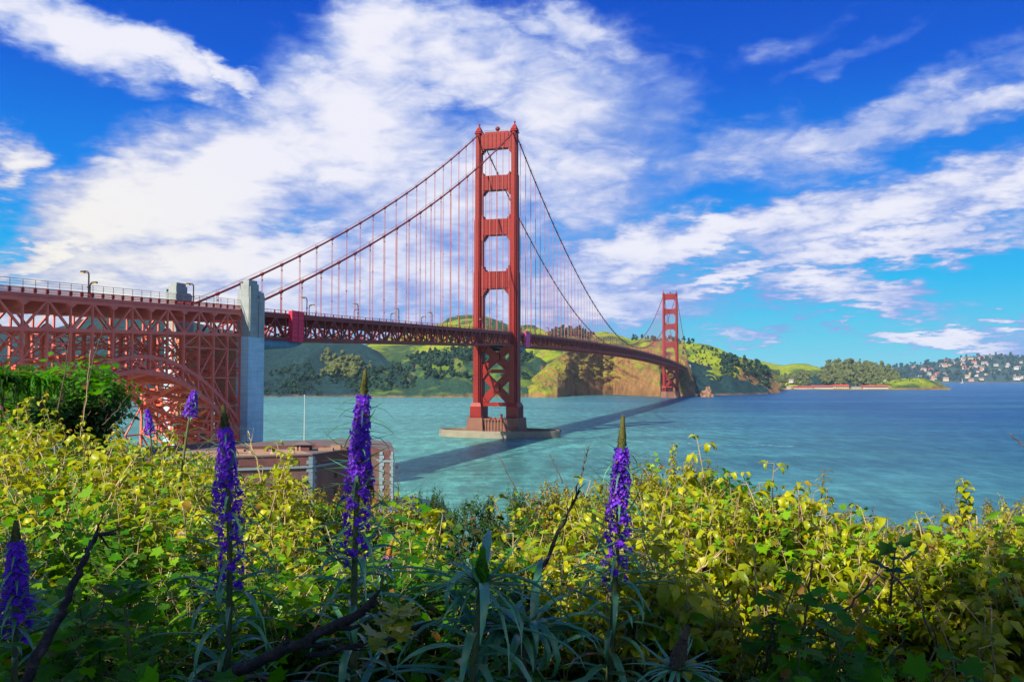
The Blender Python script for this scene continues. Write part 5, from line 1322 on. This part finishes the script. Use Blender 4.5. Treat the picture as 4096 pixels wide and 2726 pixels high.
# ------------------------------------------------------------------ single shrubs standing along the crest
def shrub_mesh(kind, seed, n, mats):
    """unit shrub: about 1 m wide and 1 m tall, origin at the ground"""
    e = empty('leafy_shrub'); rs = np.random.RandomState(seed); pos = []; bias = []
    for k in range(n):
        a = rs.rand()*2*PI; u = rs.rand(); el_ = math.asin(u*0.98); r = 0.5*(0.62+0.38*rs.rand())
        p = np.array([r*math.cos(el_)*math.cos(a), r*math.cos(el_)*math.sin(a), 0.42+0.42*math.sin(el_)*(0.7+0.3*rs.rand())+0.06*rs.randn()])
        pos.append(p-np.array([0, 0, 0.12])); bias.append((-math.sin(a), math.cos(a), 0))
    leafy('foliage', {'n': T_NA, 'b': T_BR, 'l': T_LO}[kind], pos, 0.55+0.35*rs.rand(n), 0.75, seed, mats, e, np.array(bias)*1.2)
    mb = MB(); rr = random.Random(seed)
    for k in range(7):
        a = rr.uniform(0, 6.28); q = Vector((0.3*math.cos(a), 0.3*math.sin(a), 0.6)); mb.tube([(0.03*math.cos(a), 0.03*math.sin(a), -0.1), q*0.5+rv(rr, .05), q], [0.018, 0.012, 0.006], 5)
    mb.build('stem', M['twig'], e)
    return e
protos = {'olive': shrub_mesh('n', 31, 130, [M['leaf_olive'], M['twig']]), 'yellow': shrub_mesh('n', 32, 130, [M['leaf_yellow'], M['stem_pale']]), 'dark': shrub_mesh('n', 33, 120, [M['leaf_deep'], M['twig']]),
          'green': shrub_mesh('l', 34, 110, [M['leaf_green'], M['twig']])}
used = set()
def shrub(kind, px, py, D, w, h, label, rz=0.0):
    o = protos[kind]
    if kind in used: o = copy_tree(o)
    used.add(kind); p = at(px, py, D); o.location = (p.x, p.y, p.z-h*0.98); o.scale = (w, w, h); o.rotation_euler = (0, 0, rz)
    tag(o, label, 'shrub', 'leafy shrubs along the crest of the bank'); return o
shrub('olive', 2690, 1822, 9.2, 1.35, 1.15, 'broad olive shrub forming the highest mound right of the right flower spike', 0.3)
shrub('green', 2860, 1868, 9.4, 0.8, 0.9, 'dark green rounded shrub at the right shoulder of the highest mound', 1.0)
shrub('yellow', 2560, 1880, 8.8, 0.85, 0.9, 'yellow shrub directly right of the right flower spike, left shoulder of the mound', 2.0)
shrub('olive', 3080, 1965, 8.6, 0.95, 0.9, 'olive shrub in the dip right of the mound', 2.2)
shrub('olive', 3290, 2000, 8.4, 0.9, 0.95, 'olive shrub with reddish shoots under the tall twig on the right', 3.3)
shrub('olive', 3500, 2058, 8.2, 0.95, 0.9, 'olive shrub at the lowest point of the right crest', 4.1)
shrub('olive', 3690, 2050, 8.2, 0.9, 0.9, 'olive shrub left of the tall yellow shoot on the right', 5.0)
shrub('olive', 3960, 1975, 8.0, 1.0, 1.0, 'olive shrub right of the tall yellow shoot', 0.9)
shrub('yellow', 4110, 1975, 7.6, 0.9, 1.0, 'yellow olive shrub cut by the right edge of the view', 1.9)
shrub('dark', 1700, 1938, 8.2, 0.55, 0.9, 'small dark shrub with drooping pointed leaves right of the fort', 0.4)
shrub('dark', 1860, 1975, 8.2, 0.7, 0.85, 'dark shrub on the crest below the tower reflection, left one', 1.4)
shrub('dark', 2030, 1950, 8.2, 0.75, 0.9, 'dark shrub on the crest below the tower reflection, right one', 2.4)
shrub('olive', 2240, 1905, 8.2, 0.85, 0.9, 'olive shrub at the foot of the dry curled stalks, left of the right flower spike', 3.0)
shrub('yellow', 2330, 1935, 7.8, 0.6, 0.8, 'yellow shrub touching the left side of the right flower spike', 3.6)
shrub('dark', 1420, 1995, 7.6, 0.8, 0.8, 'dark shrub behind the middle flower spike', 4.4)
shrub('green', 1290, 1985, 7.8, 0.85, 0.8, 'green shrub in front of the fort corner', 5.2)
shrub('yellow', 1130, 1930, 7.6, 0.6, 0.75, 'yellow shrub in front of the fort, right of the left flower spike', 0.2)
shrub('yellow', 985, 1885, 7.8, 0.7, 0.8, 'yellow shrub in front of the left end of the fort wall', 2.6)
shrub('olive', 1350, 1925, 7.8, 0.6, 0.8, 'olive shrub against the fort wall, left of the middle flower spike', 1.3)
shrub('olive', 1540, 1935, 7.8, 0.6, 0.8, 'olive shrub against the right end of the fort', 2.9)
shrub('green', 700, 1800, 9.0, 0.8, 0.9, 'green shrub under the two distant flower spikes', 1.2)
# big dark bush at the left edge
def big_bush(name, c, rad, n, tmpl, mats, seed, label, sc=(0.8, 1.3), cat='bush'):
    e = empty(name, (c.x, c.y, c.z-rad[2]*1.0-0.8)); rs = np.random.RandomState(seed); pos = []; bias = []
    for k in range(n):
        a = rs.rand()*2*PI; el_ = math.asin(rs.uniform(-0.35, 1)); lump = 0.8+0.28*math.sin(3*a+seed)*math.cos(2*el_)+0.15*rs.randn()
        r = lump*(0.55+0.45*rs.rand()**0.5)
        pos.append((rad[0]*r*math.cos(el_)*math.cos(a), rad[1]*r*math.cos(el_)*math.sin(a), rad[2]+0.8+rad[2]*r*math.sin(el_)-0.15)); bias.append((-math.sin(a), math.cos(a), 0))
    leafy('foliage', tmpl, pos, rs.uniform(sc[0], sc[1], n), 0.8, seed, mats, e, np.array(bias))
    mb = MB(); rr = random.Random(seed)
    for k in range(9):
        a = rr.uniform(0, 6.28); q = Vector((rad[0]*.7*math.cos(a), rad[1]*.7*math.sin(a), rad[2]*1.3+0.8)); mb.tube([(0.05*math.cos(a), 0.05*math.sin(a), -0.4), q*0.5+rv(rr, .12), q], [0.05, 0.03, 0.012], 6)
    mb.build('trunk', M['twig'], e); tag(e, label, cat); return e
big_bush('leafy_bush', at(-40, 1650, 11.5), (1.12, 1.0, 0.48), 520, T_LO, [M['leaf_green'], M['twig']], 41, 'large dark green bush at the left edge in front of the viaduct')
big_bush('leafy_bush', at(352, 1600, 11.0), (0.34, 0.4, 0.36), 120, T_LO, [M['leaf_green'], M['twig']], 42, 'rounded green bush covering the left foot of the steel arch')
big_bush('leafy_bush', at(240, 1700, 10.6), (0.5, 0.5, 0.30), 190, T_LO, [M['leaf_deep'], M['twig']], 43, 'deep green bush between the yellow bramble and the arch')
# a tree outside the left edge: its shade covers the near part of the bank
for (sx, sy, sz, rx, rz_, n_, lab) in ((-5.3, -1.7, 45.6, 1.5, 1.2, 330, 'leafy tree behind the viewer, farthest left of three'), (-2.9, -1.9, 45.6, 1.5, 1.2, 330, 'leafy tree behind the viewer, middle of three'), (-1.05, -1.75, 45.6, 1.5, 1.2, 330, 'leafy tree behind the viewer, nearest of three')):
    big_bush('shade_tree', Vector((sx, sy, sz)), (rx, rx, rz_), n_, T_LO, [M['leaf_green'], M['twig']], 44, lab, (1.4, 2.1), 'tree')

# ------------------------------------------------------------------ flower spikes (tall bugloss)
FL = LB(); _rs = random.Random(5)
def floret(lb, c, d, r, rs, mi=0):
    d = d.normalized(); a0 = rs.uniform(0, 6.28); x = d.cross(Vector((0.3, 0.2, 1))).normalized(); y = x.cross(d).normalized(); o = lb.n
    lb.V.append((c)[:])
    k = 5
    for i in range(k*2):
        a = a0+2*PI*i/(k*2); rr = r*(1.0 if i % 2 == 0 else 0.62)*rs.uniform(.85, 1.1); h = r*(0.75 if i % 2 == 0 else 0.5)
        lb.V.append((c+x*rr*math.cos(a)+y*rr*math.sin(a)+d*h)[:])
    for i in range(k*2): lb.T.append((o, o+1+i, o+1+(i+1) % (k*2))); lb.tm.append(mi)
    lb.n += k*2+1
STRAP = (0.35, 0.8, 1.0, 0.95, 0.75, 0.45, 0.0)
def bugloss(label, tip, base, D, bud, full, loose, r, seed, nleaf=46, leafL=0.26, leafW=0.028, petal='petal', ground_z=None, top_leaf=True, group='tall flower spikes', lean_y=0.0, name='bugloss_plant', budmat='bud_olive', bract=1.0):
    """tip/base in photo pixels at distance D; bud, full, loose: photo y where the bud tip, the dense flowers and the loose flowers end"""
    rs = random.Random(seed); pt = at(tip[0], tip[1], D); pb = at(base[0], base[1], D)
    pb = Vector((pb.x, pb.y-lean_y, pb.z)); gz = pb.z if ground_z is None else ground_z
    if ground_z is not None and pb.z > gz: pb = pb+(pb-pt)*((pb.z-gz)/max(0.05, pt.z-pb.z))
    e = empty(name, tuple(pb)); tag(e, label, 'flower', group)
    A = Vector((0, 0, 0)); Z = pt-pb; H = Z.length; bow = rv(rs, 0.05); bow.z = 0
    def ax(u): return A+Z*u+bow*(4*u*(1-u))
    fu = lambda py: (at(tip[0], py, D).z-pb.z)/Z.z
    ub_, uf, ul = fu(bud), fu(full), fu(loose)
    st = MB(); st.tube([ax(u) for u in np.linspace(0, 0.99, 14)], [0.014*(1-0.75*u)+0.003 for u in np.linspace(0, 0.99, 14)], 8); st.build('stem', M['stem'], e, True)
    ref = Vector((0, -1, 0)); zx = Z.normalized(); X = zx.cross(ref).normalized(); Y = X.cross(zx).normalized()
    dirr = lambda a: X*math.cos(a)+Y*math.sin(a)
    def rad(u):   # envelope of the spike
        v = (1-u)/max(1e-6, 1-uf); return r*(0.24+0.76*min(1, v*1.35)**0.8)
    # bud tip: spiral of woolly buds
    lb = LB(); a = 0; nb = 130
    for i in range(nb):
        u = ub_+(1.0-ub_)*(i/nb)**0.9; a += 2.39996; rr = rad(u)*0.78*(1-((u-ub_)/(1-ub_))**3*0.7)
        c = ax(u)+dirr(a)*rr*0.78
        lb.leaf(c, dirr(a)*1.0+zx*rs.uniform(.3, .9), zx, rr*0.85+0.006, rr*0.5+0.004, -1.0, 0.7, 0)
        if i % 3 == 0: lb.leaf(c, dirr(a)+zx*0.35, zx, rr*1.1+0.006, 0.0022, 0.2, 0.1, 0)
    lb.tube([ax(u) for u in np.linspace(ub_, 0.997, 8)], [rad(u)*0.55 for u in np.linspace(ub_, 0.985, 8)], 0, 10)
    lb.build('bud_tip', [M[budmat]], e)
    # dense flowers, then loose clusters
    if petal is None: uf = ul = ub_-0.002
    lb = LB(); a = 0
    n = int(540*(ub_-uf)*H/0.45)
    for i in range(n):
        u = uf+(ub_-uf)*(i+rs.random())/n; a += 2.39996; rr = rad(u)*rs.uniform(0.68, 1.12); d = dirr(a)+zx*rs.uniform(-.2, .6)+rv(rs, .3)
        floret(lb, ax(u)+dirr(a)*rr*0.82, d, rs.uniform(0.0075, 0.0125), rs)
    if petal: lb.tube([ax(u) for u in np.linspace(uf, ub_, 8)], [rad(u)*0.5 for u in np.linspace(uf, ub_, 8)], 1, 10)
    nc = max(4, int(15*(uf-ul)*H/0.2)) if petal else 0
    for i in range(nc):
        u = uf+(ul-uf)*((i+0.3*rs.random())/nc); a += 2.39996; k = 1-0.72*(i/nc); c = ax(u)+dirr(a)*r*rs.uniform(0.75, 1.05)
        for j in range(int(18*k)+3): floret(lb, c+rv(rs, 0.015*k+0.005), dirr(a)+rv(rs, 0.7), rs.uniform(0.008, 0.0115), rs)
    if petal: lb.build('flower_spike', [M[petal], M['spike_core']], e)
    # bracts between the flowers and long strap leaves below
    lb = LB(); a = rs.uniform(0, 6)
    for i in range(int(90*bract)):
        u = ul+(ub_-ul)*(i/90/bract)**1.0; a += 2.39996; k = 1-0.75*((u-ul)/(ub_-ul+1e-6)); L = leafL*(0.28+0.85*k)*rs.uniform(.7, 1.2)
        lb.leaf(ax(u)+dirr(a)*0.005, dirr(a)+zx*rs.uniform(.05, .35), zx, max(0.035, L), 0.005+0.011*k, rs.uniform(-.25, .55), 0.2, 0, prof=(0.6, 1.0, 0.8, 0.45, 0.0))
    for i in range(nleaf):
        u = ul*(0.12+0.95*(i+0.5)/nleaf); a += 2.39996; k = 1-u/max(ul, 1e-6)*0.45; L = leafL*k*rs.uniform(.75, 1.25)
        lb.leaf(ax(u)+dirr(a)*0.012, dirr(a)+zx*rs.uniform(.15, .75), zx+rv(rs, .2), L*1.5, leafW*rs.uniform(.6, 1.0)*(0.75+0.4*k), rs.uniform(.05, .75), 0.24, 0, prof=STRAP)
    lb.build('foliage', [M['leaf_blue']], e)
    return e
bugloss('tallest purple flower spike, with brown bud tip, in front of the fort', (1462, 1478), (1442, 2480), 3.2, 1582, 1870, 2260, 0.040, 51, 64, 0.27, 0.030, ground_z=40.9)
bugloss('purple flower spike with green bud tip on the left, in front of the steel arch', (893, 1618), (880, 2560), 3.25, 1715, 1945, 2360, 0.040, 52, 62, 0.26, 0.030, ground_z=40.9)
bugloss('purple flower spike with dark bud tip on the right, against the blue water', (2492, 1660), (2440, 2560), 3.4, 1795, 2030, 2340, 0.040, 53, 60, 0.27, 0.030, ground_z=40.9)
bugloss('purple flower spike cut by the left edge of the view', (62, 2084), (30, 2760), 2.9, 2165, 2400, 2560, 0.040, 54, 26, 0.2, 0.026, ground_z=40.7)
bugloss('small thin purple flower spike on a long green stem before the arch', (778, 1560), (745, 1840), 6.6, 1562, 1655, 1665, 0.052, 55, 30, 0.14, 0.018, ground_z=41.1, bract=0.4)
bugloss('small dark purple flower spike between bush and arch, left of the thin one', (588, 1635), (585, 1850), 8.2, 1637, 1725, 1735, 0.045, 56, 20, 0.14, 0.02, ground_z=41.1, bract=0.3)
bugloss('short sunlit orange and pink flower spike in the hollow right of the middle spike', (1578, 2140), (1555, 2440), 4.6, 2225, 2300, 2400, 0.028, 57, 34, 0.2, 0.02, 'petal_pink', ground_z=40.9, budmat='leaf_orange')
bugloss('green budding spike without flowers above a large rosette of strap leaves', (1932, 2185), (1880, 2700), 2.8, 2330, 2334, 2340, 0.036, 58, 64, 0.34, 0.036, None, ground_z=40.95, budmat='leaf_green', bract=0.5)
bugloss('dry grey brown seed spike at the bottom right', (2752, 2495), (2740, 2760), 2.5, 2690, 2694, 2700, 0.034, 59, 16, 0.2, 0.016, None, ground_z=41.1, budmat='dry_leaf', bract=0.4)
# strap leaved plant on top of the left bush
def strap_plant(label, px, py, D, n, L, W, mt, seed, up=(0.3, 1.4)):
    rs = random.Random(seed); p = at(px, py, D); e = empty('strap_leaf_plant', tuple(p)); lb = LB()
    for i in range(n):
        a = rs.uniform(0, 6.28); d = Vector((math.cos(a), math.sin(a), rs.uniform(*up))); lb.leaf(Vector((0, 0, 0))+rv(rs, .05), d, Vector((0, 0, 1)), L*rs.uniform(.6, 1.15), W, rs.uniform(.2, 1.0), 0.25, 0, prof=STRAP)
    lb.build('foliage', [M[mt]], e); mb = MB(); mb.tube([(0, 0, -0.3), (0, 0, 0.05)], [0.02, 0.015], 6); mb.build('stem', M['twig'], e); tag(e, label, 'plant'); return e
strap_plant('dark spiky plant with long strap leaves at the far left edge', 10, 1530, 9.5, 90, 0.5, 0.03, 'leaf_deep', 61)
strap_plant('dark spiky plant with long strap leaves on top of the large left bush', 165, 1530, 9.8, 90, 0.5, 0.03, 'leaf_green', 62)
strap_plant('rosette of long strap leaves right of the middle spike, near the bottom', 2090, 2560, 2.9, 44, 0.33, 0.032, 'leaf_blue', 63, (0.2, 1.6))
strap_plant('rosette of narrow leaves on the right bank at the edge of the view', 3960, 2340, 5.6, 46, 0.24, 0.02, 'leaf_yellow', 64)

# ------------------------------------------------------------------ bare branches, dry stalks and shoots
def branch(name, label, pts, D, r0, r1, mt, seed, twigs=0, twl=0.1, cat='branch', dz=None, jit=0.006):
    rs = random.Random(seed); P_ = []
    for i, (px, py) in enumerate(pts):
        d = D if dz is None else D+dz[i]; P_.append(at(px, py, d))
    # resample with small kinks
    Q = []; n = 6
    for i in range(len(P_)-1):
        for k in range(n): Q.append(P_[i].lerp(P_[i+1], k/n)+rv(rs, jit))
    Q.append(P_[-1]); o = Q[0].copy(); e = empty(name, tuple(o)); N = len(Q)
    mb = MB(); mb.tube([q-o for q in Q], [(r0+(r1-r0)*i/(N-1))*rs.uniform(.86, 1.14) for i in range(N)], 8); mb.build('wood', M[mt], e, True)
    for k in range(twigs):
        i = rs.randint(1, N-2); d = (Q[i+1]-Q[i-1]).normalized(); s = (d+rv(rs, 1.0)+Vector((0, 0, 0.4))).normalized(); L = twl*rs.uniform(.5, 1.3); p = Q[i]-o
        mb = MB(); mb.tube([p, p+s*L*0.5+rv(rs, L*.12), p+s*L+rv(rs, L*.2)], [r1*0.8, r1*0.55, r1*0.25], 5); mb.build('twig', M[mt], e, True)
    tag(e, label, cat); return e
branch('bare_branch', 'dark bare branch leaning up from the lower left corner', [(90, 2740), (210, 2520), (300, 2330), (345, 2210), (390, 2135), (465, 2132)], 2.6, 0.016, 0.005, 'log', 71, 3, 0.09, dz=[-.2, -.1, 0, 0.05, 0.1, 0.1])
branch('dead_log', 'thick dark dead branch lying across the bottom below the middle flower spike', [(820, 2740), (1000, 2660), (1200, 2575), (1330, 2500), (1440, 2455), (1495, 2408)], 2.7, 0.019, 0.014, 'log', 72, 4, 0.12)
branch('bare_branch', 'thin dark side branch running right from the dead branch at the bottom', [(1230, 2620), (1400, 2590), (1560, 2555), (1740, 2480)], 2.72, 0.010, 0.005, 'log', 73, 3, 0.1)
branch('dry_stalk', 'tall dark dry stalk leaning right between the rosette and the right flower spike', [(2090, 2470), (2150, 2330), (2215, 2160), (2265, 2060), (2320, 1960)], 3.3, 0.010, 0.004, 'log', 74, 14, 0.06, cat='stalk')
branch('dry_stalk', 'pale dry twig standing in front of the pylon foot', [(1045, 1930), (1030, 1850), (1008, 1780), (992, 1722)], 6.5, 0.007, 0.004, 'stem_pale', 75, 4, 0.09, cat='stalk')
branch('dry_stalk', 'dark upright bramble cane at the far left, first in front of the viaduct', [(230, 1650), (262, 1480), (282, 1330)], 9.5, 0.009, 0.003, 'twig', 76, 4, 0.12, cat='stalk')
branch('dry_stalk', 'dark upright bramble cane beside the green shoot in front of the arch', [(330, 1660), (375, 1430), (432, 1260)], 9.4, 0.009, 0.003, 'twig', 77, 4, 0.12, cat='stalk')
branch('dry_stalk', 'pale upright cane at the left of the arch', [(318, 1780), (345, 1600), (362, 1400)], 8.6, 0.006, 0.003, 'stem_pale', 78, 3, 0.1, cat='stalk')
for k, (a, b, c_, lab) in enumerate((((410, 1700), (470, 1640), (520, 1570), 'first of three curved dark canes hanging in front of the arch opening'), ((430, 1720), (500, 1660), (548, 1540), 'second of three curved dark canes hanging in front of the arch opening'), ((440, 1750), (530, 1690), (585, 1560), 'third of three curved dark canes hanging in front of the arch opening'))):
    branch('dry_stalk', lab, [a, b, c_], 8.8, 0.006, 0.003, 'twig', 80+k, 3, 0.12, cat='stalk')
branch('dry_stalk', 'dry brown curled stalk above the crest left of the right flower spike', [(2300, 1960), (2325, 1900), (2345, 1830), (2352, 1790)], 7.6, 0.007, 0.003, 'dry_leaf', 84, 26, 0.10, cat='stalk')
branch('dry_stalk', 'thin dark twig against the water, left of the curled stalk', [(2250, 1930), (2225, 1870), (2195, 1810)], 7.8, 0.005, 0.003, 'twig', 85, 2, 0.08, cat='stalk')
branch('dry_stalk', 'thin dark twig against the water near the tower reflection', [(2070, 1970), (2030, 1890), (2000, 1830)], 7.8, 0.005, 0.003, 'twig', 86, 3, 0.08, cat='stalk')
branch('dry_stalk', 'thin leafless twig right of the fort', [(1598, 2010), (1590, 1930), (1592, 1860)], 7.4, 0.005, 0.002, 'twig', 87, 9, 0.09, cat='stalk')
branch('dry_stalk', 'reddish twig crossing the right edge of the view over the water', [(4180, 1870), (4096, 1785), (4040, 1733)], 4.0, 0.005, 0.003, 'twig', 88, 1, 0.05, cat='stalk')
branch('bramble_cane', 'long brown cane rising to the right across the right bank', [(3220, 2560), (3400, 2420), (3540, 2270)], 3.8, 0.006, 0.005, 'twig', 89, 3, 0.1, cat='cane')
branch('bramble_cane', 'long dark arched cane at the right bank', [(3780, 2700), (3740, 2560), (3680, 2420), (3560, 2290)], 3.4, 0.005, 0.004, 'twig', 90, 3, 0.1, cat='cane')
branch('bramble_cane', 'dark upright cane with dark leaves left of the right bank hollow', [(3210, 2560), (3235, 2380), (3248, 2240)], 3.6, 0.005, 0.004, 'twig', 91, 3, 0.1, cat='cane')
branch('bramble_cane', 'pale cane in the sunlit right bank above the hollow', [(3930, 2230), (3910, 2150), (3905, 2060)], 6.4, 0.007, 0.005, 'stem_pale', 92, 2, 0.1, cat='cane')
branch('bramble_cane', 'pale cane rising left in the right bank', [(3030, 2250), (3070, 2140), (3105, 2030)], 5.6, 0.007, 0.005, 'stem_pale', 93, 2, 0.1, cat='cane')
branch('bramble_cane', 'pale fallen cane in the right bank behind the right flower spike', [(2700, 2330), (2790, 2280), (2880, 2210)], 4.4, 0.007, 0.005, 'stem_pale', 94, 3, 0.1, cat='cane')
def shoot(label, pts, D, kind, mats, n, seed, ls=0.05):
    rs = random.Random(seed); P_ = [at(px, py, D) for px, py in pts]; o = P_[0].copy(); e = empty('leafy_shoot', tuple(o)); mb = MB(); mb.tube([q-o for q in P_], [0.006-0.003*i/(len(P_)-1) for i in range(len(P_))], 6); mb.build('stem', mats[1], e, True)
    lb = LB(); a = 0; N = len(P_)-1
    for i in range(n):
        u = 0.35+0.65*(i/(n-1)); j = min(N-1, int(u*N)); p = P_[j].lerp(P_[j+1], u*N-j)-o; a += 2.4; d = Vector((math.cos(a), math.sin(a), rs.uniform(0, .8))); s = ls*rs.uniform(.7, 1.2)
        if kind == 'l': lb.lobed(p+d*s*0.4, d, Vector((0, 0, 1))+rv(rs, .4), s, 0, rs)
        else: lb.leaf(p, d, Vector((0, 0, 1)), s*(1.5 if kind == 'n' else 1.1), s*(0.42 if kind == 'n' else 0.8), rs.uniform(.2, .9), .2, 0)
    lb.build('foliage', [mats[0]], e); tag(e, label, 'shoot'); return e
Ymat = [M['leaf_yellow'], M['stem_pale']]
shoot('tall yellow shoot with hooked tip above the left bramble', [(190, 1790), (150, 1730), (110, 1680), (100, 1620), (118, 1590)], 7.5, 'b', Ymat, 26, 101, 0.045)
shoot('tall yellow leafy shoot in front of the fort wall', [(1075, 2080), (1105, 1970), (1130, 1890), (1150, 1815)], 5.6, 'l', Ymat, 20, 102, 0.055)
shoot('yellow shoot standing left of the fort corner', [(1150, 2100), (1185, 2000), (1190, 1960), (1200, 1925)], 6.4, 'l', Ymat, 16, 103, 0.05)
shoot('bright yellow shoot on the hollow edge right of the short orange spike', [(1690, 2260), (1720, 2150), (1725, 2080), (1730, 2050)], 5.4, 'l', Ymat, 26, 104, 0.05)
shoot('tall yellow shoot rising above the right crest', [(3890, 2200), (3880, 2090), (3865, 2000), (3850, 1920)], 6.6, 'b', Ymat, 40, 105, 0.07)
shoot('thin reddish shoot with few leaves over the water on the right', [(3285, 2000), (3290, 1930), (3300, 1875)], 8.0, 'n', [M['leaf_olive'], M['twig']], 9, 106, 0.07)
shoot('yellow shoot on the highest mound', [(2680, 1900), (2690, 1830), (2695, 1775)], 8.6, 'b', Ymat, 18, 107, 0.05)
shoot('bright green lobed creeper shoot at the lower left', [(520, 2640), (510, 2520), (500, 2420), (520, 2340)], 2.5, 'l', [M['leaf_green'], M['stem']], 22, 108, 0.06)
shoot('yellow green lobed creeper shoot left of the dead branch end', [(1560, 2700), (1540, 2600), (1570, 2500), (1600, 2440)], 2.6, 'l', [M['leaf_yellow'], M['stem']], 18, 109, 0.065)
shoot('green leafy shoot in front of the left bush', [(420, 1640), (400, 1560), (402, 1480)], 9.0, 'l', [M['leaf_green'], M['twig']], 26, 110, 0.09)
shoot('dark leafy shoot with one large leaf in the right bank hollow', [(3560, 2420), (3570, 2300), (3580, 2200)], 3.5, 'l', [M['leaf_deep'], M['twig']], 8, 111, 0.08)

# ------------------------------------------------------------------ air
mh = bpy.data.materials.new('haze'); mh.use_nodes = True; t = NT(mh.node_tree); t.n.clear()
out = t.n.new('ShaderNodeOutputMaterial'); v = t.n.new('ShaderNodeVolumePrincipled')
v.inputs['Color'].default_value = (0.40, 0.66, 1.0, 1); v.inputs['Density'].default_value = 0.000024; v.inputs['Anisotropy'].default_value = 0.0
t.l.new(v.outputs[0], out.inputs['Volume'])
mb = MB(); mb.box(-9000, 9000, -900, 12500, -60, 345); hz = mb.build('haze', mh); tag(hz, 'thin blue haze over the strait', None, None, 'stuff')
